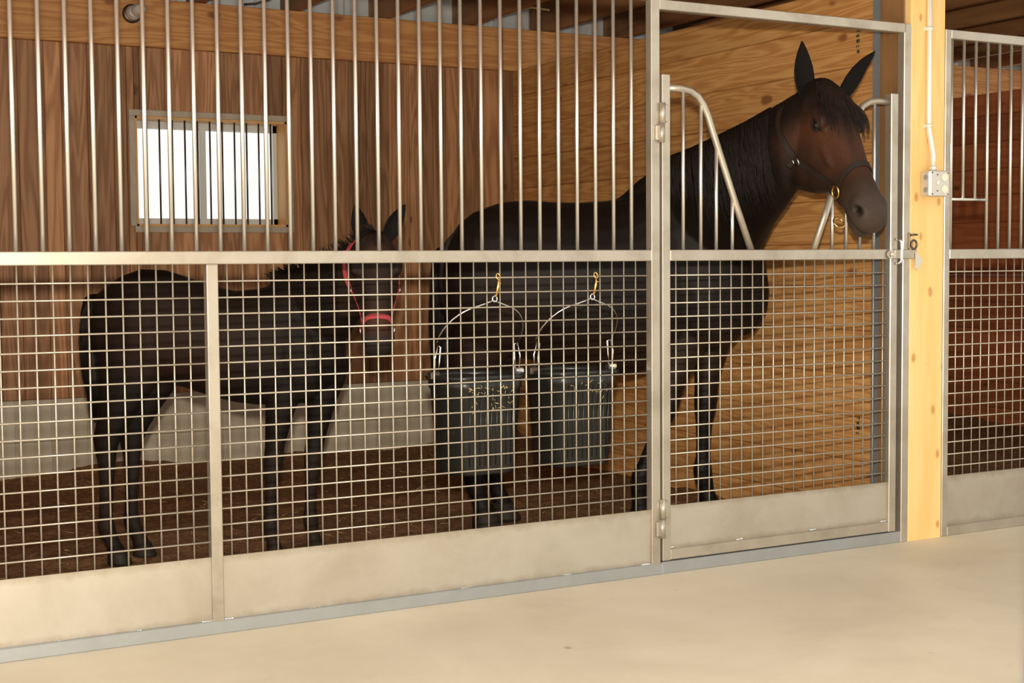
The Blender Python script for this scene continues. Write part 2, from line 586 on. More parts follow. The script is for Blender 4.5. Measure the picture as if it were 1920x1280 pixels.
# faint lumber grade stamp, ink strokes on two planks
for (cy, cz, n_) in ((.345, 2.085, 5), (.33, .43, 4)):
    ms = MB()
    for k in range(n_):
        zz = cz + .045 - k * .022
        ms.box(XR - .0029, XR - .0021, cy - .011 + .004 * (k % 2), cy - .004 + .006 * (k % 3), zz - .008, zz + .006)
        ms.box(XR - .0029, XR - .0021, cy + .002, cy + .006 + .004 * (k % 2), zz - .006, zz + .003)
    child(ms.build('grade_stamp', plain('stamp_ink', (.05, .055, .03), .8)), wall_right)

# left partition, just outside the picture
wall_left = empty('wall_left', (XL, 1.8, 0))
tag(wall_left, 'left partition of horizontal pine planks', 'wall', kind='structure')
for a, b_ in zip(zs[:-1], zs[1:]):
    child(MB().box(XL - .075, XL, .05, YB + .02, a + .0008, b_ - .0008, .0045).build('plank', W_SIDE), wall_left)

# far partition and back wall of the next stall
wall_far = empty('wall_far', (XR2, 1.8, 0))
tag(wall_far, 'reddish brown plank partition inside the neighbouring stall', 'wall', kind='structure')
for a, b_ in zip(zs[:-1], zs[1:]):
    child(MB().box(XR2, XR2 + .075, .05, YB + .02, a + .0008, b_ - .0008, .0045).build('plank', W_RIGHT), wall_far)
wall_back2 = empty('wall_back', (5.3, YB, 0))
tag(wall_back2, 'board back wall of the neighbouring stall', 'wall', kind='structure')
x = XR + .08
while x < XR2:
    x2 = min(x + .19, XR2)
    vboard(x, x2, -.03, BEAM_Z0 + .03, YB, wall_back2, W_BACK)
    x = x2

# header beam on the back wall, two lengths butted over the partition
for (xa, xb, lab) in ((-1.2, 3.425, 'long knotty pine header beam carrying the stall lamp'),
                      (3.429, 9.0, 'pine header beam running on over the neighbouring stall')):
    o = MB().box(xa, xb, YB - .045, YB - .003, BEAM_Z0, BEAM_Z1, .004).build('header_beam', W_BEAM)
    tag(o, lab, 'beam')

# ------------------------------------------------------------------ window
win = empty('window_1', ((WX0 + WX1) / 2, YB, WZ0))
tag(win, 'small sliding window with guard bars in the board wall', 'window', kind='structure')
REV = plain('reveal_pine', (.62, .34, .11), .5, 0, .4, .12, 9)
VINYL = plain('window_vinyl', (.62, .64, .62), .4, 0, .5, .04)
tr = .034
child(MB().box(WX0 - tr, WX1 + tr, YB - .014, YB + .004, WZ1, WZ1 + tr, .003).build('trim_head', W_TRIM), win)
child(MB().box(WX0 - tr * .3, WX1 + tr, YB - .014, YB + .004, WZ0 - tr, WZ0, .003).build('trim_sill', W_TRIM), win)
child(MB().box(WX0 - tr, WX0, YB - .014, YB + .004, WZ0, WZ1, .003).build('trim_side', W_TRIM), win)
child(MB().box(WX1, WX1 + tr, YB - .014, YB + .004, WZ0, WZ1, .003).build('trim_side', W_TRIM), win)
for nm, bx in (('reveal_side', (WX0, WX0 + .012, YB - .005, 3.6, WZ0, WZ1)), ('reveal_side', (WX1 - .012, WX1, YB - .005, 3.6, WZ0, WZ1)),
               ('reveal_head', (WX0, WX1, YB - .005, 3.6, WZ1 - .012, WZ1)), ('reveal_sill', (WX0, WX1, YB - .005, 3.6, WZ0, WZ0 + .012))):
    child(MB().box(*bx).build(nm, REV), win)
gx0, gx1, gz0, gz1 = WX0 + .012, WX1 - .012, WZ0 + .012, WZ1 - .012
gy = 3.535
fr = MB().box(gx0, gx1, gy, gy + .04, gz1 - .04, gz1).box(gx0, gx1, gy, gy + .04, gz0, gz0 + .035).box(gx0, gx0 + .022, gy, gy + .04, gz0, gz1).box(gx1 - .022, gx1, gy, gy + .04, gz0, gz1)
child(fr.build('sash_frame', VINYL), win)
gm = gx0 + .395
child(MB().box(gm - .018, gm + .018, gy - .01, gy + .035, gz0 + .03, gz1 - .035).build('meeting_stile', VINYL), win)
child(MB().box(gx0 + .02, gm - .016, gy + .014, gy + .018, gz0 + .033, gz1 - .038).build('pane', PANE), win)
child(MB().box(gm + .016, gx1 - .02, gy + .022, gy + .026, gz0 + .033, gz1 - .038).build('pane', PANE), win)
for k in range(11):
    bxp = gx0 + .062 + k * .0702
    child(MB().tube([(bxp, YB + .045, gz0), (bxp, YB + .045, gz1)], .0052, 8).build('guard_bar', DARKIRON), win)

# ------------------------------------------------------------------ posts
timber = empty('timber_post', (3.566, .07, 0))
child(MB().box(3.472, 3.660, -.018, .024, -.01, 2.83, .005).build('front_board', W_POST), timber)
child(MB().box(3.474, 3.658, .024, .166, -.01, 2.83, .004).build('post_core', W_SHADED), timber)  # rear part split off to carry the shade-darkened wood tone
tag(timber, 'pale yellow knotty timber post between the two stalls', 'post')
ch = empty('steel_channel', (3.52, .19, 0))
tag(ch, 'blue-grey upright steel channel holding the plank ends behind the timber post', 'channel')
child(MB().box(3.496, 3.508, .172, .232, -.01, 2.6, .002).build('flange', GALV), ch)
child(MB().box(3.508, 3.60, .168, .186, -.01, 2.6, .002).build('web', GALV), ch)

# ------------------------------------------------------------------ stall fronts
Z_ROW0, CELL = 1.1023, .0508
RAIL0, RAIL1 = 1.155, 1.1956
TH = .019       # half depth of the square tube
def tube_box(name, x0, x1, z0, z1, parent, y0=-TH, y1=TH, mat=STEEL, c=.0025):
    return child(MB().box(x0, x1, y0, y1, z0, z1, c).build(name, mat), parent)
bar_cache, wire_cache = {}, {}
edge_stain(SHEET)
def vbar(x, z0, z1, parent, r=.0068, name='bar', y=0.0, mat=BAR, n=12):
    key = (round(z0, 4), round(z1, 4), r, mat.name)
    if key not in bar_cache:
        m_ = MB().tube([(0, 0, z0), (0, 0, z1)], r, n)
        bar_cache[key] = new_mesh(name, m_.v, m_.f, m_.s)
        bar_cache[key].materials.append(mat)
    o = link(name, bar_cache[key])
    o.location = (x, y, 0)
    return child(o, parent)
def hwire(x0, x1, z, parent, r=.0028, y=-.0028):
    child(MB().tube([(x0, y, z), (x1, y, z)], r, 6).build('mesh_wire', WIRE), parent)
def sheet(x0, x1, z0, z1, parent):
    return child(MB().box(x0, x1, -.004, .001, z0, z1).build('kick_plate', SHEET), parent)
def weld(x, z, parent, w=.03):
    m_ = MB()
    for k in range(5):
        m_.ellipsoid((x - w / 2 + w * k / 4, -.006, z + random.uniform(-.001, .001)), ((.0055, 0, 0), (0, .0045, 0), (0, 0, .0042)), 8, 4)
    return child(m_.build('weld_bead', CHROME), parent)

# ---- fixed panel left of the door
pan = empty('stall_front_panel', (1.0, 0, 0))
tag(pan, 'long fixed steel stall front with vertical bars over wire mesh, in front of the foal', 'stall front')
XP0, XP1 = XL - .02, 2.2089
tube_box('middle_rail', XP0, XP1, RAIL0, RAIL1, pan)
tube_box('top_rail', XP0, XP1, 2.094, 2.132, pan)
tube_box('bottom_rail', XP0, XP1 + .045, 0.0, .042, pan, -TH, TH, GREYRAIL)
tube_box('post', .5579, .5945, .038, RAIL0, pan)
tube_box('post', 2.2089, 2.2465, .038, 2.60, pan)
tube_box('post', XP0, XP0 + .038, .038, 2.60, pan)
for n_ in range(-2, 29):
    vbar(n_ * .0762, RAIL1, 2.094, pan)
for m_i in range(-3, 12):
    vbar(-.0504 + m_i * CELL, .236, RAIL0, pan, .0028, 'mesh_wire', .0028, WIRE, 6)
for m_i in range(0, 31):
    vbar(.6286 + m_i * CELL, .236, RAIL0, pan, .0028, 'mesh_wire', .0028, WIRE, 6)
for r_ in range(17):
    z = Z_ROW0 - r_ * CELL
    hwire(XP0 + .038, .5579, z, pan)
    hwire(.5945, 2.2089 - .003, z, pan)
sheet(XP0 + .038, .5579, .03, .2415, pan)
sheet(.5945, 2.2089, .03, .2415, pan)
for (wx_, wz_) in ((.10, .04), (.32, .04), (.545, .042), (.61, .042), (.90, .04), (1.45, .04), (2.19, .042), (1.85, .04)):
    weld(wx_, wz_, pan)

# ---- the door
door = empty('stall_door', (2.83, 0, 0))
tag(door, 'steel stall door with a yoke opening the mare puts her head through', 'door')
DX0, DX1 = 2.2565, 3.4045
tube_box('stile', DX0, DX0 + .036, .048, 1.832, door)
tube_box('stile', DX1 - .038, DX1, .048, 1.818, door)
tube_box('middle_rail', DX0 + .036, DX1 - .038, RAIL0, RAIL1, door)
tube_box('bottom_rail', DX0 + .036, DX1 - .038, .050, .090, door)
sheet(DX0 + .036, DX1 - .038, .085, .2505, door)
for m_i in range(21):
    vbar(2.3305 + m_i * CELL, .245, RAIL0, door, .0028, 'mesh_wire', .0028, WIRE, 6)
for r_ in range(17):
    hwire(DX0 + .036, DX1 - .04, Z_ROW0 - r_ * CELL, door)
def yoke_pts(x0, sgn):
    raw = [(0, 1.778), (.07, 1.778), (.112, 1.770), (.15, 1.742), (.178, 1.70), (.205, 1.63), (.235, 1.55), (.318, 1.335), (.395, 1.19)]
    raw = [(0, 1.785), (.06, 1.786), (.10, 1.780), (.135, 1.762), (.162, 1.730), (.183, 1.690), (.202, 1.640), (.240, 1.545), (.318, 1.350), (.385, RAIL1 - .004)]
    return [(x0 + sgn * dx, 0, z) for dx, z in raw]
def zat(pts, x):
    for a, b_ in zip(pts[:-1], pts[1:]):
        if min(a[0], b_[0]) <= x <= max(a[0], b_[0]):
            return a[2] + (b_[2] - a[2]) * (x - a[0]) / (b_[0] - a[0])
    return 1.78
for x0, sgn, bars_ in ((DX0 + .036, 1, (2.3618, 2.4417, 2.5129, 2.5876)), (DX1 - .038, -1, (3.0764, 3.1478, 3.2187, 3.2932))):
    pts = yoke_pts(x0, sgn)
    child(MB().tube(pts, .0135, 14).build('yoke_tube', STEEL), door)
    for bx_ in bars_:
        vbar(bx_, RAIL1, zat(pts, bx_) - .008, door, .0068)
for (wx_, wz_) in ((2.30, .094), (2.62, .093), (2.98, .093), (3.35, .093)):
    weld(wx_, wz_, door, .022)
# hinges: pin barrels between post and door stile
for hz in (1.652, .205):
    xh = 2.2515
    h = MB().tube([(xh, -.028, hz), (xh, -.028, hz + .075)], .011, 12).box(xh, xh + .024, -.031, -.019, hz + .006, hz + .07, .003)
    child(h.build('hinge', STEEL), door)
    h = MB().tube([(xh - .003, -.028, hz - .068), (xh - .003, -.028, hz)], .011, 12).box(xh - .028, xh, -.031, -.019, hz - .062, hz - .006, .003)
    child(h.build('hinge', STEEL), pan)
# latch: strap pivoting on a bolt, staple, hook plate
latch = empty('door_latch', (3.4, -.02, 1.17))
tag(latch, 'flat steel strap latch with staple beside the timber post', 'latch')
st = [(3.355, 1.176, .019)]
m_ = MB().box(3.36, 3.50, -.030, -.022, 1.157, 1.194, .002).lathe([(.0185, 0), (.0185, .0075)], (3.36, -.0222, 1.1755), (0, -1, 0), 20)
child(m_.build('strap', STEEL), latch)
child(MB().lathe([(.009, 0), (.009, .006), (.006, .009)], (3.362, -.030, 1.1755), (0, -1, 0), 10).build('bolt', PAINTGREY), latch)
child(MB().tube([(3.392, -.019, 1.236), (3.394, -.034, 1.235), (3.400, -.044, 1.226), (3.402, -.045, 1.20), (3.402, -.045, 1.16), (3.400, -.043, 1.145), (3.394, -.033, 1.138), (3.392, -.019, 1.138)], .0052, 10).build('staple', CHROME), latch)
tri = [(3.487, 1.184), (3.520, 1.148), (3.494, 1.112), (3.484, 1.118)]
m_ = MB().add([(a, -.040, b_) for a, b_ in tri] + [(a, -.033, b_) for a, b_ in tri], [(0, 1, 2, 3), (7, 6, 5, 4)] + [(i, i + 4, (i + 1) % 4 + 4, (i + 1) % 4) for i in range(4)])
child(m_.build('catch_plate', PAINTGREY), latch)
hook = empty('snap_hook', (3.50, -.02, 1.23))
tag(hook, 'dark iron eye hook screwed to the door jamb above the latch', 'hook')
child(MB().box(3.460, 3.468, -.026, -.018, 1.198, 1.262, .002).build('plate', DARKIRON), hook)
child(MB().tube([(3.464, -.024, 1.252), (3.478, -.036, 1.254), (3.494, -.036, 1.254)], .0042, 8).build('pin', DARKIRON), hook)
child(MB().tube([(3.482 + .015 * math.cos(t * math.pi / 8), -.030, 1.214 + .018 * math.sin(t * math.pi / 8)) for t in range(16)], .0042, 8, closed=True).build('ring', DARKIRON), hook)

# ---- door frame
fr_ = empty('door_frame', (2.8, 0, 0))
tag(fr_, 'steel door frame with lintel tube above the mare and threshold rail', 'door frame')
tube_box('lintel', 2.2465, 3.4400, 2.062, 2.099, fr_)
tube_box('jamb', 3.4335, 3.4715, 0.0, 2.099, fr_)
tube_box('threshold_rail', 2.2540, 3.4335, 0.0, .045, fr_, -TH, TH, GREYRAIL)

# ---- neighbouring stall front
pr = empty('stall_front_panel', (4.4, 0, 0))
tag(pr, 'steel stall front of the neighbouring stall right of the timber post', 'stall front')
XQ0, XQ1 = 3.6605, 5.36
tube_box('post', XQ0, XQ0 + .033, 0, 2.093, pr)
tube_box('post', XQ1 - .038, XQ1, 0, 2.60, pr)
tube_box('top_rail', XQ0 + .033, XQ1 - .038, 2.056, 2.093, pr)
tube_box('middle_rail', XQ0 + .033, XQ1 - .038, RAIL0, RAIL1, pr)
tube_box('bottom_rail', XQ0 + .033, XQ1 - .038, 0.0, .04, pr)
sheet(XQ0 + .033, XQ1 - .038, .035, .250, pr)
for k in range(23):
    vbar(3.7140 + k * .0690, 1.405 if k in (1, 2) else RAIL1, 2.056, pr)
child(MB().tube([(3.7140, 0, 1.402), (3.7140 + .207, 0, 1.402)], .0068, 10).build('bar', BAR), pr)
for k in range(33):
    vbar(3.703 + k * .0488, .245, RAIL0, pr, .0028, 'mesh_wire', .0028, WIRE, 6)
for r_ in range(17):
    hwire(XQ0 + .033, XQ1 - .038, Z_ROW0 - r_ * CELL, pr)
# stall front goes on past the picture
p3 = empty('stall_front_panel', (6.2, 0, 0))
tag(p3, 'plain steel sheeted stall front farther down the aisle', 'stall front')
tube_box('middle_rail', XQ1, XR2, RAIL0, RAIL1, p3)
child(MB().box(XQ1, XR2, -.004, .004, .0, RAIL0).build('kick_plate', SHEET), p3)

# close post at the right edge of the picture
fp = empty('gate_post', (1.36, -2.52, 0))
tag(fp, 'pale blue-grey steel post close by at the right edge', 'post')
child(MB().box(1.336, 1.374, -2.538, -2.500, 0.012, 2.2, .003).build('upright', plain('blue_grey_paint', (.13, .155, .18), .5)), fp)
child(MB().box(1.331, 1.379, -2.543, -2.495, 0.0, .012, .002).build('base_plate', GALV), fp)

# ------------------------------------------------------------------ electrics on the post
eb = empty('outlet_box', (3.60, -.045, 1.46))
tag(eb, 'grey square metal outlet box on the timber post', 'outlet box')
BX0, BX1, BZ0, BZ1, BY0 = 3.523, 3.628, 1.408, 1.512, -.072
ebox = child(MB().box(BX0 + .002, BX1 - .002, BY0 + .004, -.0185, BZ0 + .002, BZ1 - .002, .003).build('box', PAINTGREY), eb)
ecov = child(MB().box(BX0, BX1, BY0 - .006, BY0 + .004, BZ0, BZ1, .004).build('cover', PAINTGREY), eb)
for zc in (1.485, 1.437):
    MB().lathe([(.0175, 0), (.0175, .003), (.015, .004)], (3.600, BY0 - .006, zc), (0, -1, 0), 20).build('socket', IVORY, ecov)
MB().box(3.5555, 3.5645, BY0 - .014, BY0 - .005, 1.455, 1.473, .002).build('switch', IVORY, ecov)
for (sx_, sz_) in ((3.532, 1.503), (3.619, 1.417), (3.619, 1.503), (3.532, 1.417), (3.560, 1.495), (3.560, 1.43)):
    MB().lathe([(.003, 0), (.003, .002)], (sx_, BY0 - .006, sz_), (0, -1, 0), 8).build('screw', DARKIRON, ecov)
for zc in (1.435, 1.485):
    MB().lathe([(.011, 0), (.011, .0012)], (BX0 + .0021, BY0 * .5 - .012, zc), (-1, 0, 0), 14).build('knockout', GALV, ebox)
cd = empty('conduit', (3.565, -.03, 1.5))
tag(cd, 'thin pale metal conduit running down the timber post to the outlet box', 'conduit')
child(MB().tube([(3.558, -.030, 2.83), (3.558, -.030, 1.700), (3.559, -.031, 1.675), (3.566, -.043, 1.595), (3.567, -.046, 1.57), (3.567, -.046, 1.513)], .0105, 12).build('pipe', WHITEPIPE), cd)
for zc in (2.085, 1.695):
    child(MB().tube([(3.558, -.030, zc - .008), (3.558, -.030, zc + .008)], .0135, 12).box(3.541, 3.575, -.022, -.018, zc - .008, zc + .008).build('strap', WHITEPIPE), cd)
child(MB().tube([(3.567, -.046, 1.513), (3.567, -.046, 1.532)], .0145, 12).build('connector', WHITEPIPE), cd)

# ------------------------------------------------------------------ lamp on the beam
lamp = empty('jar_lamp', (1.19, YB - .045, 2.49))
tag(lamp, 'round grey jar light fixture on the header beam', 'lamp')
LO = Vector((1.185, YB - .046, 2.487)); LA = Vector((.12, -1, .06)).normalized()
child(MB().lathe([(.05, 0), (.05, .014), (.046, .02), (.03, .022)], LO, (0, -1, 0), 24).build('base', DARKIRON), lamp)
child(MB().lathe([(.038, 0), (.040, .012), (.038, .032), (.034, .035), (.034, .045), (.03, .048)], LO + Vector((0, -.020, 0)), LA, 24).build('collar', PAINTGREY), lamp)
child(MB().lathe([(.029, 0), (.031, .02), (.031, .055), (.027, .075), (.016, .088), (.003, .092)], LO + LA * .062, LA, 24).build('jar', plain('ribbed_jar_glass', (.62, .62, .58), .12, 0, .8)), lamp)
cable = MB().tube([(3.272, 3.335, 2.585), (3.29, 3.28, 2.605), (3.315, 3.2, 2.625), (3.355, 3.1, 2.64), (3.43, 3.0, 2.64), (3.52, 2.95, 2.625)], .006, 8).build('electric_cable', plain('cable_sheath', (.62, .45, .16), .5))
tag(cable, 'thin yellow cable slung between joist and header beam', 'cable')
cable2 = MB().tube([(1.80, 3.345, 2.585), (1.86, 3.33, 2.592), (1.93, 3.30, 2.612), (1.98, 3.28, 2.65), (1.99, 3.27, 2.70)], .005, 8).build('electric_cable', plain('cable_black', (.03, .03, .03), .5))
tag(cable2, 'short black cable curling over the header beam above the window', 'cable')

# ------------------------------------------------------------------ buckets
def rubber_mat():
    m, nt, b = mat_new('black_bucket_plastic')
    v = coords(nt)
    n1 = noise_n(nt, v, 9, 5, .65)
    n2 = noise_n(nt, v, 60, 4, .7)
    c = mix_n(nt, math_n(nt, 'MULTIPLY', math_n(nt, 'SUBTRACT', n2, .56), 3.5, clamp=True), (.009, .009, .008), (.045, .04, .03))
    c = mix_n(nt, math_n(nt, 'MULTIPLY', n1, .5), c, (.022, .022, .019))
    nt.links.new(c, b.inputs['Base Color'])
    b.inputs['Roughness'].default_value = .34
    bump(nt, b, n1, .08, .003)
    return m
RUB = rubber_mat()
def d_ring(cx, cy, z, r, flat, n=40):
    """circle with its front (towards the mesh, -y) cut flat"""
    out = []
    for k in range(n):
        a = 2 * math.pi * k / n
        x, y = r * math.cos(a), r * math.sin(a)
        yl = -flat * r
        if y < yl:
            y = yl - (yl - y) * .06
            x *= 1.06
        out.append((cx + x, cy + y, z))
    return out
def bucket(cx, cy, label, straw):
    root = empty('bucket', (cx, cy, .42))
    tag(root, label, 'bucket', 'water buckets hung inside the mesh')
    z0, z1, r0, r1 = .415, .762, .136, .163
    fl = .78
    prof = [(r0 - .012, z0), (r0, z0 + .006), (r0 + .001, z0 + .03), (r0 + .004, z0 + .034), (r1 - .004, z1 - .05), (r1 + .002, z1 - .045), (r1 + .004, z1 - .012)]
    rings = [d_ring(cx, cy, z, r, fl) for r, z in prof]
    inner = [(r1 - .006, z1 - .012), (r1 - .012, z1 - .06), (r0 - .006, z0 + .012)]
    rings += [d_ring(cx, cy, z, r, fl) for r, z in inner]
    child(MB().loft(rings).build('shell', RUB), root)
    rr = [(r1 - .006, z1 - .014), (r1 + .012, z1 - .014), (r1 + .014, z1 - .004), (r1 + .010, z1 + .003), (r1 - .006, z1 + .003), (r1 - .006, z1 - .014)]
    child(MB().loft([d_ring(cx, cy, z, r, fl) for r, z in rr], caps=False).build('rim', RUB), root)
    for k in range(9):   # moulded ribs on the flat side
        xk = cx - .085 + k * .0213
        child(MB().tube([(xk * .96 + cx * .04, cy - r0 * fl - .0045, z0 + .035), (xk, cy - r1 * fl - .0005, z1 - .052)], .0026, 6).build('rib', RUB), root)
    child(MB().loft([d_ring(cx, cy, z0 + .2, r0 + .002, fl), d_ring(cx, cy, z0 + .203, r0 + .002, fl)]).build('water', plain('bucket_water', (.02, .022, .02), .04)), root)
    ax, ay, az = cx + .002, .012, 1.012           # bail apex under the snap
    for s in (-1, 1):
        ex = cx + s * (r1 + .004)
        child(MB().box(ex - .018, ex + .018, cy - .03, cy + .004, z1 - .012, z1 + .016, .004).build('ear', CHROME if s > 0 else DARKIRON), root)
        child(MB().tube([(ex - s * .002, cy - .022, z1 + .01), (ex + s * .006 - s * .004, cy - .024, z1 + .06), (ex - s * .010, cy - .026, z1 + .108), (ex - s * .022, cy - .022, z1 + .10), (ex - s * .018, cy - .020, z1 + .05), (ex - s * .016, cy - .018, z1 + .012)], .0035, 8).build('bail_link', CHROME), root)
    pts = []
    for k in range(21):
        a = math.pi * k / 20
        xx = -math.cos(a) * (r1 + .002)
        hgt = math.sin(a) ** .8
        zz = z1 + .105 + (az - z1 - .105) * hgt + .012 * max(0, 1 - abs(k - 10) / 1.5)
        pts.append((cx + xx + (ax - cx) * hgt, cy - .02 + (ay - cy + .02) * hgt, zz))
    child(MB().tube(pts, .0032, 8).build('bail', CHROME), root)
    m_ = MB()
    for k in range(straw):
        xx = cx + random.uniform(-.09, .09); zz = z1 - .04 - random.random() ** 2 * .09
        a = random.uniform(-1.3, 1.3); L = random.uniform(.006, .02)
        y = cy - (r0 + (r1 - r0) * (zz - z0) / (z1 - z0)) * fl - .008
        m_.tube([(xx, y, zz), (xx + L * math.sin(a), y - .002, zz + L * math.cos(a) * .6)], .0009, 4)
    o = m_.build('straw', plain('straw', (.55, .42, .2), .7))
    o['kind'] = 'stuff'
    child(o, root)
    # brass snap
    sn = empty('snap_hook', (ax, 0, 1.05))
    tag(sn, 'brass snap hook holding the %s on the top wire' % ('bucket beside the foal' if straw > 30 else 'bucket nearer the door'), 'hook', 'brass bucket snaps')
    child(MB().tube([(ax + .012 + .0075 * math.cos(t * math.pi / 7), -.003 + .010 * math.sin(t * math.pi / 7) * .4, Z_ROW0 + .004 + .010 * math.sin(t * math.pi / 7)) for t in range(14)], .0026, 8, closed=True).build('hook_loop', BRASS), sn)
    child(MB().tube([(ax + .012, -.006, Z_ROW0 - .004), (ax + .010, -.006, Z_ROW0 - .03), (ax + .003, -.003, Z_ROW0 - .066)], [.0035, .0052, .0042], 8).build('hook_body', BRASS), sn)
    child(MB().tube([(ax + .014, -.008, Z_ROW0 - .018), (ax + .018, -.012, Z_ROW0 - .020)], .0022, 6).build('thumb_pin', BRASS), sn)
    child(MB().tube([(ax - .001 + .009 * math.cos(t * math.pi / 7), -.001, Z_ROW0 - .073 + .010 * math.sin(t * math.pi / 7)) for t in range(14)], .0026, 8, closed=True).build('swivel_ring', CHROME), sn)
bucket(1.570, .150, 'black flat-sided bucket flecked with straw, hung nearer the foal', 60)
bucket(1.965, .150, 'black flat-sided bucket, cleaner, hung nearer the door', 14)
# ------------------------------------------------------------------ horses
DV = Vector((.877, -.4804, 0)).normalized()      # the way the bodies face
NV = Vector((.4804, .877, 0)).normalized()       # across the bodies, away from the aisle
ZV = Vector((0, 0, 1))
def L(s, n, z): return DV * s + NV * n + ZV * z

def ring(c, u, v, n=22, p=2.3, vlow=None):
    """superellipse; u and v are half axes as vectors; vlow replaces v on the negative side"""
    out = []
    for k in range(n):
        a = 2 * math.pi * k / n
        ca, sa = math.cos(a), math.sin(a)
        x = math.copysign(abs(ca) ** (2 / p), ca)
        y = math.copysign(abs(sa) ** (2 / p), sa)
        vv = v if y >= 0 or vlow is None else vlow
        out.append(c + u * x + vv * y)
    return out

def leg(mb, n0, path, hoof=True):
    """path rows: s, z, fore-aft radius, lateral radius, n offset"""
    rings = []
    pts = [L(r[0], n0 + (r[4] if len(r) > 4 else 0), r[1]) for r in path]
    for i, r in enumerate(path):
        t = (pts[min(i + 1, len(pts) - 1)] - pts[max(i - 1, 0)]).normalized()
        if i >= len(path) - 2: t = -ZV
        u = (DV - t * DV.dot(t)).normalized()
        w = t.cross(u)
        rings.append(ring(pts[i], u * r[2], w * r[3], 16, 2.1))
    mb.loft(rings)

def voxel(name, mb, size, smooth_it):
    me = new_mesh(name, mb.v, mb.f, True)
    bm = bmesh.new(); bm.from_mesh(me)
    bmesh.ops.recalc_face_normals(bm, faces=bm.faces[:])
    bm.to_mesh(me); bm.free()
    o = bpy.data.objects.new(name, me); COL.objects.link(o)
    r = o.modifiers.new('remesh', 'REMESH'); r.mode = 'VOXEL'; r.voxel_size = size; r.use_smooth_shade = True
    s = o.modifiers.new('smooth', 'SMOOTH'); s.iterations = smooth_it; s.factor = .5
    dg = bpy.context.evaluated_depsgraph_get()
    res = bpy.data.meshes.new_from_object(o.evaluated_get(dg))
    bpy.data.objects.remove(o); bpy.data.meshes.remove(me)
    res.name = name
    return res

class HeadFrame:
    def __init__(self, poll, fwd, pitch, k=1.0, kl=1.0):
        self.o = Vector(poll)
        h = Vector(fwd).normalized()
        self.a = (h * math.cos(pitch) - ZV * math.sin(pitch)).normalized()
        self.d = (h * math.sin(pitch) + ZV * math.cos(pitch)).normalized()
        self.l = self.a.cross(self.d).normalized() * kl
        self.kl = kl
        self.k = k
    def p(self, t, d, l): return self.o + (self.a * t + self.d * d + self.l * l) * self.k
    def inv(self, w):
        q = (w - self.o) / self.k
        return q.dot(self.a), q.dot(self.d), q.dot(self.l) / self.kl ** 2

HEAD = [  # t, dorsal, ventral, half width, roundness
    (-.035, -.02, -.12, .045, 2.0), (.0, .012, -.165, .070, 2.1), (.05, .034, -.23, .088, 2.2), (.10, .046, -.275, .098, 2.3),
    (.16, .05, -.32, .104, 2.3), (.22, .047, -.34, .102, 2.3), (.28, .041, -.325, .092, 2.3), (.34, .033, -.265, .079, 2.3),
    (.40, .023, -.18, .067, 2.3), (.46, .018, -.15, .061, 2.4), (.52, .016, -.134, .060, 2.5), (.565, .015, -.126, .066, 2.6),
    (.60, .008, -.122, .067, 2.6), (.63, -.008, -.112, .060, 2.4), (.650, -.03, -.098, .044, 2.2), (.658, -.045, -.085, .022, 2.0)]
def add_head(mb, H, foal=False):
    rings = []
    for t, d0, d1, w, p in HEAD:
        if foal:
            d1 *= .92
        c = H.p(t, (d0 + d1) / 2, 0)
        rings.append(ring(c, H.l * w * H.k, H.d * (d0 - d1) / 2 * H.k, 22, p))
    mb.loft(rings)
    k = H.k
    for s in (-1, 1):
        # brow, cheek, facial crest, nostril wing
        mb.ellipsoid(H.p(.185, .004, s * .088), (H.a * .050 * k, H.d * .030 * k, H.l * .026 * k))
        mb.ellipsoid(H.p(.215, -.205, s * .062), (H.a * .11 * k, H.d * .12 * k, H.l * .040 * k))
        mb.ellipsoid(H.p(.29, -.06, s * .068), (H.a * .085 * k, H.d * .022 * k, H.l * .022 * k))
        mb.ellipsoid(H.p(.565, -.035, s * .047), (H.a * .040 * k, H.d * .036 * k, H.l * .026 * k))
    # chin and lower lip
    mb.ellipsoid(H.p(.575, -.122, 0), (H.a * .055 * k, H.d * .032 * k, H.l * .042 * k))
    mb.ellipsoid(H.p(.618, -.118, 0), (H.a * .030 * k, H.d * .026 * k, H.l * .044 * k))

def add_ear(mb, base, tip, face, width, cup=.55):
    """cupped leaf: base and tip points, face = direction the opening looks"""
    base, tip = Vector(base), Vector(tip)
    e = tip - base; ln = e.length; e = e.normalized()
    q = Vector(face); q = (q - e * q.dot(e)).normalized()
    w = e.cross(q)
    rings = []
    for f, ww, th, bend in ((-.12, .62, .85, 0), (.0, .70, .9, .0), (.15, .88, .75, .01), (.32, 1.0, .62, .02), (.5, .96, .55, .03), (.68, .75, .52, .03), (.84, .46, .5, .015), (.95, .2, .3, 0), (1.0, .06, .12, 0)):
        c = base + e * ln * f - q * ln * bend
        hw = width * ww
        hollow = cup if f > .1 else cup * max(0, f) * 5
        pts = []
        for k in range(11):       # outer arc
            a = math.pi * k / 10
            pts.append(c + w * hw * math.cos(a) - q * hw * th * math.sin(a))
        for k in range(1, 10):    # inner arc
            a = math.pi * (1 - k / 10)
            pts.append(c + w * hw * .80 * math.cos(a) - q * hw * th * hollow * math.sin(a))
        rings.append(pts)
    mb.loft(rings)

def strands(mb, lines, r, n=4, tip=.15):
    for pts in lines:
        m_ = len(pts)
        mb.tube(pts, [r * (1 - (1 - tip) * (i / (m_ - 1)) ** 1.5) for i in range(m_)], n)

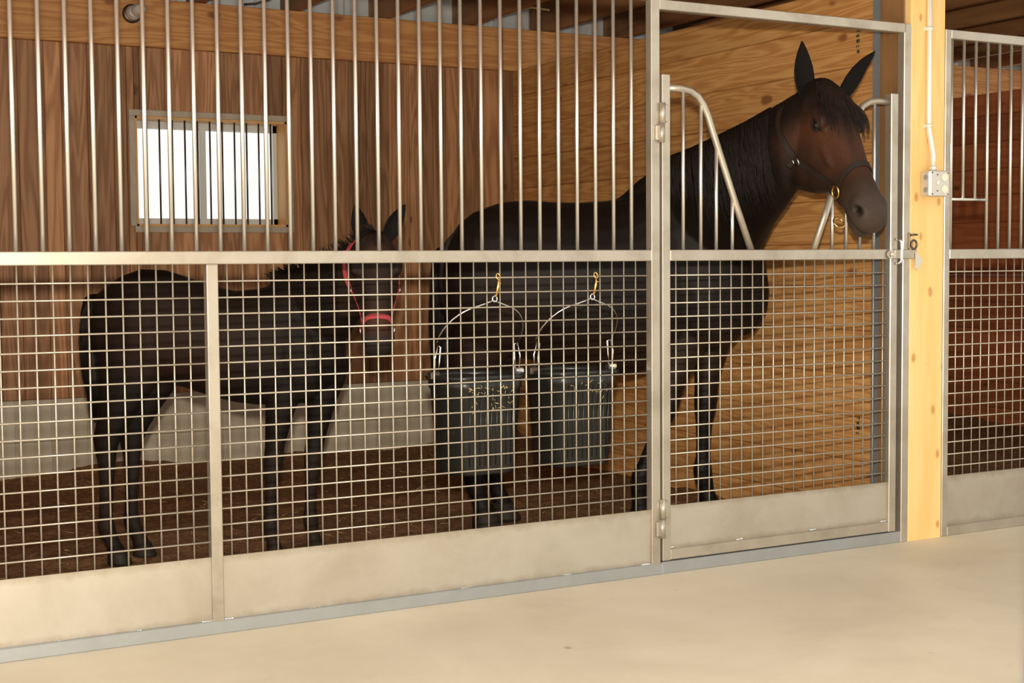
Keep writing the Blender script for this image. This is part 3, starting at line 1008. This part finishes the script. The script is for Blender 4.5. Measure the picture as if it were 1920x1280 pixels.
def drape(bvh, root, dirs, step, count, lift, wig=.004):
    """strand that slides over the body from root, pulled along dirs (list of vectors interpolated)"""
    p = Vector(root); out = [p.copy()]
    for i in range(count):
        f = i / max(1, count - 1) * (len(dirs) - 1)
        a = int(min(f, len(dirs) - 2)) if len(dirs) > 1 else 0
        d = dirs[a].lerp(dirs[a + 1], f - a) if len(dirs) > 1 else dirs[0]
        p = p + d.normalized() * step + Vector((random.uniform(-wig, wig), random.uniform(-wig, wig), random.uniform(-wig, wig)))
        loc, nor, idx, dist = bvh.find_nearest(p)
        if loc is not None:
            side = (p - loc).dot(nor)
            if side < lift: p = loc + nor * lift
            elif side > lift * 3: p = p.lerp(loc + nor * lift * 2, .35)
        out.append(p.copy())
    return out

def strap_mesh(mb, bvh, pts, width, lift=.003, thick=.003, closed=False, sub=6, snap=True):
    """flat band lying on the body along pts"""
    P = []
    m_ = len(pts)
    for i in range(m_ if closed else m_ - 1):
        a, b_ = Vector(pts[i]), Vector(pts[(i + 1) % m_])
        for k in range(sub):
            P.append(a.lerp(b_, k / sub))
    if not closed: P.append(Vector(pts[-1]))
    Q, NN = [], []
    for p in P:
        loc, nor, idx, dist = bvh.find_nearest(p)
        if snap and dist < .06:
            Q.append(loc + nor * lift)
        else:
            Q.append(p)
        NN.append(nor)
    # relax
    for it in range(2):
        Q = [Q[i] if (not closed and i in (0, len(Q) - 1)) else (Q[i - 1] + Q[i] * 2 + Q[(i + 1) % len(Q)]) / 4 for i in range(len(Q))]
    rings = []
    c = len(Q)
    for i in range(c):
        if closed: t = (Q[(i + 1) % c] - Q[i - 1]).normalized()
        else: t = (Q[min(i + 1, c - 1)] - Q[max(i - 1, 0)]).normalized()
        n_ = (NN[i] - t * NN[i].dot(t)).normalized()
        w = t.cross(n_)
        rings.append([Q[i] - w * width / 2 , Q[i] + w * width / 2, Q[i] + w * width / 2 + n_ * thick, Q[i] - w * width / 2 + n_ * thick])
    if closed: rings.append(rings[0])
    mb.loft(rings, caps=not closed, smooth=False)
    return Q

def coat_mat(name, rough=.55, sheen=.08):
    m, nt, b = mat_new(name)
    at = nt.nodes.new('ShaderNodeAttribute'); at.attribute_name = 'coat'
    v = coords(nt)
    n1 = noise_n(nt, coords(nt, (1, 1, .35)), 240, 3, .6)
    n2 = noise_n(nt, v, 9, 4, .6)
    c = mix_n(nt, math_n(nt, 'MULTIPLY', n1, .55), at.outputs['Color'], mix_n(nt, 1.0, at.outputs['Color'], (.35, .33, .32), 'MULTIPLY'))
    c = mix_n(nt, math_n(nt, 'MULTIPLY', math_n(nt, 'SUBTRACT', n2, .4), 1.5, clamp=True), c, mix_n(nt, 1.0, c, (1.5, 1.25, 1.1), 'MULTIPLY'))
    nt.links.new(c, b.inputs['Base Color'])
    b.inputs['Roughness'].default_value = rough
    b.inputs['Specular IOR Level'].default_value = .13
    b.inputs['Sheen Weight'].default_value = sheen
    b.inputs['Sheen Roughness'].default_value = .4
    b.inputs['Sheen Tint'].default_value = (.5, .4, .34, 1)
    bump(nt, b, n1, .35, .003)
    return m
HAIR = plain('black_hair', (.0095, .0060, .0045), .55, 0, .22, .5, 60)
HAIRB = plain('brown_black_hair', (.014, .008, .0055), .55, 0, .22, .5, 60)
EYE = plain('dark_wet_eye', (.008, .005, .004), .04, 0, .9)
HOOF = plain('hoof_horn', (.025, .019, .014), .6, 0, .2, .3, 40)
LEATHER = plain('dark_leather', (.020, .013, .009), .5, 0, .25, .3, 50)
REDWEB = plain('red_webbing', (.36, .045, .055), .65, 0, .3, .2, 90)

def finish(me, name, H, colour, mat, dents):
    """shape nostrils and eye sockets, paint the coat attribute"""
    me.calc_loop_triangles()
    for v in me.vertices:
        t, d, l = H.inv(v.co)
        if -.1 < t < .75 and abs(l) < .2 and abs(d) < .4:
            nrm = v.normal
            for (dt, dd, dl, rt, rd, rl, dep) in dents:
                for s in (-1, 1):
                    q = ((t - dt) / rt) ** 2 + ((d - dd) / rd) ** 2 + ((l - s * dl) / rl) ** 2
                    if q < 1:
                        v.co = v.co - nrm * dep * H.k * (1 - q) ** 1.2
    at = me.attributes.new('coat', 'FLOAT_COLOR', 'POINT')
    buf = []
    for v in me.vertices:
        c = colour(v.co, v.normal)
        buf += [c[0], c[1], c[2], 1.0]
    at.data.foreach_set('color', buf)
    me.polygons.foreach_set('use_smooth', [True] * len(me.polygons))
    me.materials.clear(); me.materials.append(mat)
    return me

def mixc(a, b_, f):
    f = max(0.0, min(1.0, f))
    return tuple(x + (y - x) * f for x, y in zip(a, b_))
def sstep(a, b_, x):
    t = max(0.0, min(1.0, (x - a) / (b_ - a)))
    return t * t * (3 - 2 * t)

DENTS = [(.592, -.032, .046, .028, .021, .04, .022),    # nostril
         (.200, -.012, .104, .030, .018, .05, .010),    # eye socket
         (.10, -.03, .085, .04, .03, .05, .008),        # hollow above the eye
         (.62, -.094, .05, .06, .009, .07, .011)]      # mouth line

# ---------------------------------------------------------------- the mare
mare = empty('mare', (2.55, 1.0, 0))
tag(mare, 'dark brown mare with black mane looking out over the stall door', 'horse')
MN = 2.10
mb = MB()
BODY = [(1.10, 1.14, .98, .05), (1.13, 1.23, .88, .13), (1.18, 1.285, .84, .185), (1.24, 1.345, .80, .225), (1.32, 1.392, .765, .255), (1.40, 1.418, .745, .272), (1.50, 1.425, .73, .28),
        (1.62, 1.416, .70, .283), (1.74, 1.413, .668, .29), (1.86, 1.42, .652, .288), (1.96, 1.44, .66, .272), (2.06, 1.48, .69, .25), (2.16, 1.50, .73, .232),
        (2.27, 1.47, .775, .222), (2.38, 1.40, .82, .205), (2.47, 1.31, .875, .17), (2.525, 1.22, .94, .115), (2.545, 1.16, 1.0, .05)]
rings = []
for s, zt, zb, w in BODY:
    rings.append(ring(L(s, MN, (zt + zb) / 2), NV * w, ZV * (zt - zb) / 2, 28, 2.25))
mb.loft(rings)
# withers ridge
mb.loft([ring(L(s, MN, z - h), NV * w, ZV * h, 14, 2) for s, z, h, w in ((1.86, 1.40, .05, .05), (1.93, 1.452, .09, .075), (1.99, 1.508, .12, .085), (2.06, 1.555, .14, .085), (2.14, 1.592, .15, .085), (2.22, 1.60, .15, .075), (2.28, 1.57, .12, .05))])
# neck: crest, underside, half width
NECK = [((2.80, .86, 1.56), (3.12, .74, .98), .205), ((2.80, .74, 1.595), (3.13, .62, 1.04), .185), ((2.815, .58, 1.625), (3.09, .50, 1.13), .155), ((2.84, .42, 1.668), (3.03, .38, 1.215), .128),
        ((2.868, .27, 1.712), (2.975, .26, 1.285), .108), ((2.895, .13, 1.762), (2.945, .155, 1.345), .094), ((2.925, .02, 1.808), (2.93, .07, 1.41), .085), ((2.955, -.05, 1.83), (2.93, .0, 1.49), .075)]
rings = []
for i, (c, u, w) in enumerate(NECK):
    c, u = Vector(c), Vector(u)
    j, k = max(i - 1, 0), min(i + 1, len(NECK) - 1)
    t = ((Vector(NECK[k][0]) + Vector(NECK[k][1])) - (Vector(NECK[j][0]) + Vector(NECK[j][1]))).normalized()
    v = (c - u) / 2
    lat = t.cross(v).normalized()
    R_ = []
    for q in range(24):
        a = 2 * math.pi * q / 24
        ca, sa = math.cos(a), math.sin(a)
        narrow = 1 - .45 * max(0, sa) ** 1.5       # crest is narrower than the throat side
        R_.append((c + u) / 2 + lat * w * ca * narrow + v * sa)
    rings.append(R_)
mb.loft(rings)
# shoulder and haunch muscle
for s in (-1, 1):
    mb.ellipsoid(L(2.26, MN + s * .13, 1.12), ((DV * .20 + ZV * .10), NV * .12, (ZV * .34 - DV * .10)), 16, 10)
    mb.ellipsoid(L(1.36, MN + s * .14, 1.08), (DV * .235, NV * .145, ZV * .31), 16, 10)
    mb.ellipsoid(L(2.44, MN + s * .085, 1.02), (DV * .11, NV * .095, ZV * .19), 14, 8)
FORE = [(2.37, 1.02, .13, .075), (2.345, .90, .115, .075), (2.325, .80, .088, .066), (2.312, .70, .068, .054), (2.303, .60, .053, .045), (2.300, .54, .053, .047), (2.297, .49, .048, .044), (2.292, .43, .037, .034),
        (2.290, .35, .033, .028), (2.288, .28, .034, .028), (2.285, .225, .043, .036), (2.290, .185, .042, .035), (2.302, .13, .035, .031), (2.310, .095, .040, .036), (2.316, .07, .050, .045), (2.325, .0, .062, .056)]
leg(mb, MN + .10, FORE)
NEARF = [(2.27, 1.02, .13, .075), (2.225, .90, .115, .075), (2.185, .80, .088, .066), (2.150, .70, .068, .054), (2.118, .60, .053, .045), (2.105, .54, .053, .047), (2.088, .49, .048, .044), (2.066, .43, .037, .034),
         (2.038, .35, .033, .028), (2.012, .28, .034, .028), (1.990, .225, .043, .036), (1.985, .185, .042, .035), (1.985, .13, .035, .031), (1.988, .095, .040, .036), (1.992, .07, .050, .045), (2.000, .0, .062, .056)]
leg(mb, MN - .11, NEARF)
HIND = [(1.36, 1.10, .22, .10), (1.335, .98, .20, .10), (1.32, .88, .165, .09), (1.30, .79, .125, .075), (1.262, .70, .092, .06), (1.225, .62, .075, .05), (1.205, .56, .070, .046), (1.205, .51, .058, .043), (1.218, .45, .044, .037),
        (1.235, .37, .038, .031), (1.253, .29, .037, .030), (1.264, .23, .045, .037), (1.274, .19, .044, .036), (1.292, .13, .037, .032), (1.303, .095, .042, .037), (1.311, .07, .052, .046), (1.320, .0, .064, .058)]
leg(mb, MN - .12, HIND)
leg(mb, MN + .13, [(s + .075, z, a, b_) for s, z, a, b_ in HIND])
# head
MH = HeadFrame((2.976, -.055, 1.840), (-.10, -1, 0), math.radians(55.5))
add_head(mb, MH)
near_ear = (MH.p(-.005, -.01, .058), None)
EL_b, EL_t = Vector((2.930, -.02, 1.785)), Vector((2.870, -.06, 1.985))
ER_b, ER_t = Vector((3.075, -.06, 1.785)), Vector((3.225, -.075, 1.968))
mare_me = voxel('body', mb, .0075, 5)
SADDLE = (.014, .0095, .0075)
def mare_col(co, no):
    t, d, l = MH.inv(co)
    c = (.0105, .0068, .0050)
    s = co.dot(DV)
    if co.z < .42: c = mixc(c, (.0085, .0065, .0055), 1)
    # browner flank, breast and thigh
    c = mixc(c, (.032, .017, .010), .8 * sstep(.95, .70, co.z) * sstep(.55, .7, co.z))
    c = mixc(c, (.036, .020, .013), .6 * math.exp(-((s - 1.42) / .15) ** 2 - ((co.z - .92) / .16) ** 2))
    if -.05 < t < .72 and abs(l) < .16 and d > -.33 and co.y < .12:
        face = (.026, .014, .009)
        base_c = c
        c = mixc(c, face, sstep(.04, .16, t))
        red = (.075, .029, .014)
        for (tt, dd, ll, rr, am) in ((.25, -.01, .095, .07, .9), (.33, .03, .03, .10, .85), (.30, -.05, .085, .06, .55), (.18, -.08, .1, .05, .5), (.16, -.14, .1, .05, .35), (.42, .01, .0, .08, .5), (.30, .02, -.06, .07, .5), (.38, -.06, .07, .05, .3)):
            q = ((t - tt) / rr) ** 2 + ((d - dd) / .09) ** 2 + ((l - ll) / .07) ** 2
            c = mixc(c, red, am * math.exp(-q * 1.4))
        c = mixc(c, (.016, .011, .009), .75 * math.exp(-((t - .30) / .10) ** 2 - ((l - .02) / .02) ** 2))
        c = mixc(c, (.060, .043, .034), .85 * sstep(.45, .57, t))
        c = mixc(c, (.020, .015, .013), .7 * math.exp(-((d + .094) / .012) ** 2) * sstep(.52, .57, t))
        for sg in (-1, 1):
            q = ((t - .592) / .022) ** 2 + ((d + .030) / .016) ** 2 + ((l - sg * .048) / .03) ** 2
            c = mixc(c, (.006, .005, .005), 1.2 * math.exp(-q))
        c = mixc(base_c, c, sstep(-.29, -.19, d) if t < .4 else 1)
    return c
COAT = coat_mat('dark_bay_coat', .5, .03)
finish(mare_me, 'body', MH, mare_col, COAT, DENTS)
mare_body = child(link('body', mare_me), mare)
EARM = plain('black_ear_fur', (.007, .0055, .005), .75, 0, .08, .4, 80)
for eb_, et_, fc_ in ((EL_b, EL_t, (-.25, -.9, 0)), (ER_b, ER_t, (.45, -.85, .1))):
    m_ = MB(); add_ear(m_, eb_, et_, fc_, .041)
    child(m_.build('ear', EARM), mare)
mare_bvh = BVHTree.FromPolygons([v.co.copy() for v in mare_me.vertices], [tuple(p.vertices) for p in mare_me.polygons])

for s in (-1, 1):
    c = MH.p(.205, -.016, s * .091)
    eye_o = child(MB().ellipsoid(c, (MH.a * .024, MH.d * .020, MH.l * .020), 16, 10).build('eye', EYE), mare)
    lid = MB()
    for up in (1, -1):
        pts = []
        for k in range(9):
            a = math.pi * k / 8
            pts.append(c + MH.a * -math.cos(a) * .024 + MH.d * math.sin(a) * .016 * up + MH.l * s * (.006 + .008 * math.sin(a)))
        lid.tube(pts, [.003, .005, .006, .006, .006, .006, .006, .005, .003], 8)
    lid.build('eyelid', HAIRB, eye_o)

# mane on the near side of the neck
lines = []
crest = [Vector(c) for c, u, w in NECK]
def along(P, f):
    f = f * (len(P) - 1); i = min(int(f), len(P) - 2)
    return P[i].lerp(P[i + 1], f - i)
for k in range(900):
    f = .10 + .83 * random.random()
    root = along(crest, f) + Vector((random.uniform(-.02, .01), 0, random.uniform(-.004, .006)))
    loc, nor, i_, d_ = mare_bvh.find_nearest(root)
    root = loc + nor * .004
    down = Vector((-.34, -.26, -.35)); hang = Vector((.10, -.10, -1.0)) + Vector((random.uniform(-.07, .07), random.uniform(-.07, .07), 0))
    cnt = random.randint(8, 14) if f > .3 else random.randint(4, 8)
    ln_ = drape(mare_bvh, root, [down, hang, hang], .030, cnt, .005, .003)
    keep = []
    for p_ in ln_:
        t_, d_2, l_ = MH.inv(p_)
        if t_ > .0 and d_2 > -.205 - .25 * max(0, t_) and len(keep) > 1: break
        keep.append(p_)
    if len(keep) > 2: lines.append(keep)
child(strands(MB(), [], 1) or (lambda m_: (strands(m_, lines, .0030, 4), m_.build('mane', HAIR))[1])(MB()), mare)
# forelock over the forehead
lines = []
for k in range(420):
    l0 = random.uniform(-.062, .066)
    root = MH.p(random.uniform(-.025, .06), .03, l0 * .8)
    loc, nor, i_, d_ = mare_bvh.find_nearest(root); root = loc + nor * .004
    drift = l0 * 6 + random.uniform(-.25, .25)
    d1 = MH.a + MH.l * (drift * .6) + MH.d * .1
    d2 = MH.a + MH.l * (drift * .9)
    lines.append(drape(mare_bvh, root, [d1, d2, MH.a * .8 - ZV * .4], .022, random.randint(5, 12), .005, .003))
m_ = MB(); strands(m_, lines, .0024, 4)
child(m_.build('forelock', HAIRB), mare)
# tail
def tail(root_pt, back, length, width, count, name, parent, n0, r=.004, mat=HAIR):
    m_ = MB()
    lines = []
    for k in range(count):
        a = random.uniform(-1, 1); b_ = random.uniform(-1, 1)
        pts = []
        ln = length * random.uniform(.72, 1.0)
        for i in range(10):
            f = i / 9
            spread = width * (.35 + .65 * math.sin(math.pi * min(1, f * 1.15) ** .8) * (1 if f < .9 else .8))
            out_ = back * (1 - math.exp(-f * 5))
            pts.append(root_pt - DV * (out_ + a * spread * .55 * (.5 + f)) + NV * b_ * spread - ZV * ln * (f ** 1.25) * (1.0) + Vector((random.uniform(-.003, .003),) * 3))
        lines.append(pts)
    strands(m_, lines, r, 4, .3)
    core = [(0, .012), (.03, .03), (.08, .045), (.2, .05), (.45, .055), (.7, .045), (.9, .02)]
    m_.tube([root_pt - DV * back * (1 - math.exp(-f * 5)) - ZV * length * f ** 1.25 for f, r_ in core], [r_ * width / .07 for f, r_ in core], 10)
    return child(m_.build(name, mat), parent)
tail(L(1.150, MN - .02, 1.225), .014, .86, .085, 300, 'tail', mare, MN)
# hooves
def hoof(s, n, parent, k=1.0):
    rings = []
    for z, a, b_, ds in ((.0, .068, .061, .012), (.012, .067, .060, .011), (.055, .055, .050, .0), (.078, .050, .046, -.005)):
        rings.append(ring(L(s + ds * k, n, z * k), DV * a * k, NV * b_ * k, 16, 2.2))
    return child(MB().loft(rings).build('hoof', HOOF), parent)
hoof(2.322, MN + .10, mare); hoof(1.998, MN - .11, mare); hoof(1.317, MN - .12, mare); hoof(1.392, MN + .13, mare)

# mare's leather halter
def halter(name, label, H, bvh, mat, metal, width, ring_mat, nose_t=.44):
    root = empty(name, tuple(H.p(.3, 0, 0)))
    tag(root, label, 'halter')
    k = H.k
    def band(nm, pts, w=width, closed=False):
        m_ = MB()
        strap_mesh(m_, bvh, [H.p(*q) for q in pts], w, .002, .004, closed)
        return child(m_.build(nm, mat), root)
    J = {s: (nose_t + .02, -.10, s * .078) for s in (-1, 1)}          # side rings
    T = {s: (.235, -.19, s * .105) for s in (-1, 1)}                  # throat rings
    band('noseband', [J[1], (nose_t - .005, -.03, .085), (nose_t - .02, .03, .055), (nose_t - .022, .04, 0), (nose_t - .02, .03, -.055), (nose_t - .005, -.03, -.085), J[-1]])
    band('chin_strap', [J[1], (nose_t + .05, -.17, .05), (nose_t + .055, -.19, 0), (nose_t + .05, -.17, -.05), J[-1]])
    for s in (-1, 1):
        band('cheek_strap', [J[s], (.39, -.12, s * .09), (.31, -.155, s * .108), T[s]], width * .9)
        band('crown_strap', [T[s], (.16, -.185, s * .115), (.08, -.185, s * .105), (.02, -.16, s * .085), (-.03, -.125, s * .055), (-.045, -.10, 0)], width * .9)
        loc, nor, i_, d_ = bvh.find_nearest(H.p(*J[s]))
        u = (H.a - nor * H.a.dot(nor)).normalized(); w_ = nor.cross(u)
        c = loc + nor * .008
        child(MB().tube([c + (u * math.cos(q * math.pi / 9) * .021 + w_ * math.sin(q * math.pi / 9) * .024) * (k ** .5) for q in range(18)], .0042, 8, closed=True).build('side_ring', ring_mat), root)
        loc, nor, i_, d_ = bvh.find_nearest(H.p(T[s][0] + .008, T[s][1], T[s][2]))
        u = (H.a - nor * H.a.dot(nor)).normalized(); w_ = nor.cross(u)
        c = loc + nor * .007
        child(MB().tube([c + u * a_ * k + w_ * b_ * k for a_, b_ in ((-.018, -.013), (.018, -.013), (.018, .013), (-.018, .013))], .0032, 8, closed=True).build('buckle', metal), root)
    band('throat_strap', [T[1], (.20, -.265, .07), (.19, -.295, .0), (.20, -.265, -.07), T[-1]], width * .8)
    return root
mh = halter('halter', 'dark leather halter with brass rings on the mare', MH, mare_bvh, LEATHER, CHROME, .024, BRASS)
lr = MH.p(.515, -.20, .012)
child(MB().tube([lr + MH.a * .022 * math.cos(q * math.pi / 9) + MH.l * .022 * math.sin(q * math.pi / 9) - ZV * .008 for q in range(18)], .0036, 8, closed=True).build('lead_ring', BRASS), mh)

# ---------------------------------------------------------------- the foal
foal = empty('foal', (.95, .95, 0))
tag(foal, 'dark brown foal in a red halter standing behind the wire mesh', 'horse')
FN = 1.40
mb = MB()
FB = [(-.205, 1.00, .86, .04), (-.19, 1.03, .80, .075), (-.15, 1.062, .75, .11), (-.08, 1.112, .715, .135), (0, 1.14, .70, .147), (.09, 1.136, .695, .15), (.17, 1.11, .675, .15), (.27, 1.075, .64, .152), (.36, 1.053, .618, .152),
      (.45, 1.06, .607, .147), (.54, 1.085, .61, .138), (.62, 1.095, .635, .125), (.69, 1.06, .665, .11), (.745, .99, .70, .085), (.785, .92, .76, .045)]
mb.loft([ring(L(s, FN, (a + b_) / 2), NV * w, ZV * (a - b_) / 2, 26, 2.25) for s, a, b_, w in FB])
FNECK = [(L(.50, FN, 1.095), L(.76, FN, .76), .11), (L(.57, FN - .03, 1.125), L(.785, FN - .04, .84), .095), (L(.68, FN - .09, 1.165), L(.83, FN - .10, .91), .085), (L(.78, FN - .15, 1.205), L(.875, FN - .15, .97), .072), (L(.875, FN - .20, 1.25), L(.915, FN - .19, 1.03), .064)]
rings = []
for i, (c, u, w) in enumerate(FNECK):
    j, k = max(i - 1, 0), min(i + 1, len(FNECK) - 1)
    t = ((FNECK[k][0] + FNECK[k][1]) - (FNECK[j][0] + FNECK[j][1])).normalized()
    v = (c - u) / 2; lat = t.cross(v).normalized()
    rings.append([(c + u) / 2 + lat * w * math.cos(2 * math.pi * q / 22) * (1 - .35 * max(0, math.sin(2 * math.pi * q / 22)) ** 1.5) + v * math.sin(2 * math.pi * q / 22) for q in range(22)])
mb.loft(rings)
for s in (-1, 1):
    mb.ellipsoid(L(.02, FN + s * .07, .90), (DV * .16, NV * .085, ZV * .20), 14, 8)
    mb.ellipsoid(L(.60, FN + s * .065, .82), (DV * .11 + ZV * .05, NV * .075, ZV * .20 - DV * .05), 14, 8)
FFORE = [(.59, .80, .085, .05), (.565, .70, .075, .05), (.545, .62, .062, .045), (.530, .53, .048, .037), (.518, .45, .038, .032), (.512, .40, .038, .034), (.508, .36, .035, .032), (.504, .31, .027, .025), (.500, .25, .024, .021),
         (.497, .19, .024, .021), (.495, .155, .031, .027), (.498, .125, .030, .026), (.504, .09, .025, .022), (.508, .065, .029, .026), (.512, .05, .034, .031), (.518, 0, .042, .038)]
leg(mb, FN - .075, FFORE)
leg(mb, FN + .07, [(s + .135, z, a, b_) for s, z, a, b_ in FFORE])
FHIND = [(.01, .93, .16, .065), (-.01, .84, .145, .065), (-.03, .76, .125, .058), (-.06, .68, .098, .05), (-.088, .60, .072, .042), (-.115, .53, .056, .036), (-.130, .48, .052, .033), (-.132, .44, .043, .031), (-.130, .39, .033, .027), (-.132, .32, .028, .023),
         (-.136, .24, .026, .022), (-.138, .18, .027, .023), (-.138, .15, .034, .029), (-.130, .12, .032, .027), (-.115, .085, .027, .024), (-.106, .065, .031, .027), (-.100, .05, .035, .031), (-.092, 0, .044, .039)]
leg(mb, FN - .08, FHIND)
leg(mb, FN + .08, [(s + .055, z, a, b_) for s, z, a, b_ in FHIND])
FH_fwd = Vector((-.36, -.93, 0))
FH = HeadFrame(tuple(L(.935, FN - .275, 1.262)), FH_fwd, math.radians(68), .70, 1.22)
add_head(mb, FH, True)
fears = []
def side_pt(t, d, l): return FH.p(t, d, l)
for s in (-1, 1):
    b0 = FH.p(.0, -.055, s * .055)
    right = FH.l * s
    tipv = ZV * .125 + right * (.055 if s * FH.l.dot(DV) > 0 else .020) + FH.d * .0
    fears.append((b0, b0 + tipv, FH_fwd + right * .35))
foal_me = voxel('body', mb, .0065, 4)
def foal_col(co, no):
    t, d, l = FH.inv(co)
    c = (.0105, .0070, .0052)
    s = co.dot(DV)
    c = mixc(c, (.034, .018, .011), .7 * math.exp(-((s - .2) / .3) ** 2 - ((co.z - .85) / .16) ** 2))
    c = mixc(c, (.030, .020, .015), .7 * sstep(.5, .35, co.z) * sstep(-.02, .05, abs(s + .09)) )
    if -.05 < t < .72 and abs(l) < .16 and d > -.33 and co.y < 1.0:
        c = mixc(c, (.022, .013, .009), sstep(.0, .1, t))
        c = mixc(c, (.070, .030, .016), .55 * math.exp(-((t - .1) / .06) ** 2 - (l / .05) ** 2))
        c = mixc(c, (.075, .032, .018), .7 * math.exp(-((t - .50) / .08) ** 2 - ((l) / .06) ** 2))
        c = mixc(c, (.016, .013, .012), .9 * sstep(.54, .60, t))
    return c
FCOAT = coat_mat('foal_coat', .6, .03)
finish(foal_me, 'body', FH, foal_col, FCOAT, DENTS)
child(link('body', foal_me), foal)
for b0, t0, fc_ in fears:
    m_ = MB(); add_ear(m_, b0, t0, fc_, .033)
    child(m_.build('ear', EARM), foal)
foal_bvh = BVHTree.FromPolygons([v.co.copy() for v in foal_me.vertices], [tuple(p.vertices) for p in foal_me.polygons])
for s in (-1, 1):
    c = FH.p(.205, -.016, s * .087)
    child(MB().ellipsoid(c, (FH.a * .017, FH.d * .014, FH.l * .014), 14, 8).build('eye', EYE), foal)
lines = []
fcrest = [c for c, u, w in FNECK] + [FH.p(-.02, .0, 0)]
for k in range(260):
    f = random.random()
    root = along(fcrest, f)
    loc, nor, i_, d_ = foal_bvh.find_nearest(root); root = loc
    ln = random.uniform(.02, .055)
    lean = (ZV * 1.0 - DV * .5 + Vector((random.uniform(-.5, .5), random.uniform(-.5, .5), random.uniform(-.2, .2)))).normalized()
    lines.append([root + lean * ln * q / 3 - ZV * ln * .25 * (q / 3) ** 2 - NV * .012 * q / 3 for q in range(4)])
m_ = MB(); strands(m_, lines, .0028, 4)
child(m_.build('mane', HAIRB), foal)
lines = []
for k in range(90):
    l0 = random.uniform(-.05, .05)
    root = FH.p(random.uniform(-.03, .02), .02, l0)
    loc, nor, i_, d_ = foal_bvh.find_nearest(root)
    lines.append(drape(foal_bvh, loc + nor * .003, [FH.a + FH.l * l0 * 8 + FH.d * .4, FH.a + FH.l * l0 * 6], .013, random.randint(3, 5), .004, .002))
m_ = MB(); strands(m_, lines, .0026, 4)
child(m_.build('forelock', HAIRB), foal)
tail(L(-.172, FN - .01, 1.04), .018, .50, .075, 320, 'tail', foal, FN, .003)
hoof(.518, FN - .075, foal, .66); hoof(.653, FN + .07, foal, .66); hoof(-.094, FN - .08, foal, .68); hoof(-.039, FN + .08, foal, .68)
halter('halter', 'red webbing halter on the foal', FH, foal_bvh, REDWEB, CHROME, .018, CHROME, .49)

# ------------------------------------------------------------------ loose straw on the stall floor
m_ = MB()
for k in range(260):
    x, y = random.uniform(XL + .1, XR - .1), random.uniform(.15, YB - .1)
    hit, loc, nor, i_ = FLOOR.ray_cast(Vector((x, y, 2)), Vector((0, 0, -1)))
    z = loc.z + .002 if hit else 0
    a = random.uniform(0, 6.28); ln = random.uniform(.015, .06)
    m_.tube([(x, y, z), (x + ln * math.cos(a), y + ln * math.sin(a), z + random.uniform(0, .012))], random.uniform(.0008, .0016), 4)
o = m_.build('loose_straw', plain('straw_pale', (.52, .38, .18), .7))
tag(o, 'loose bits of straw scattered on the stall dirt', 'straw', kind='stuff')
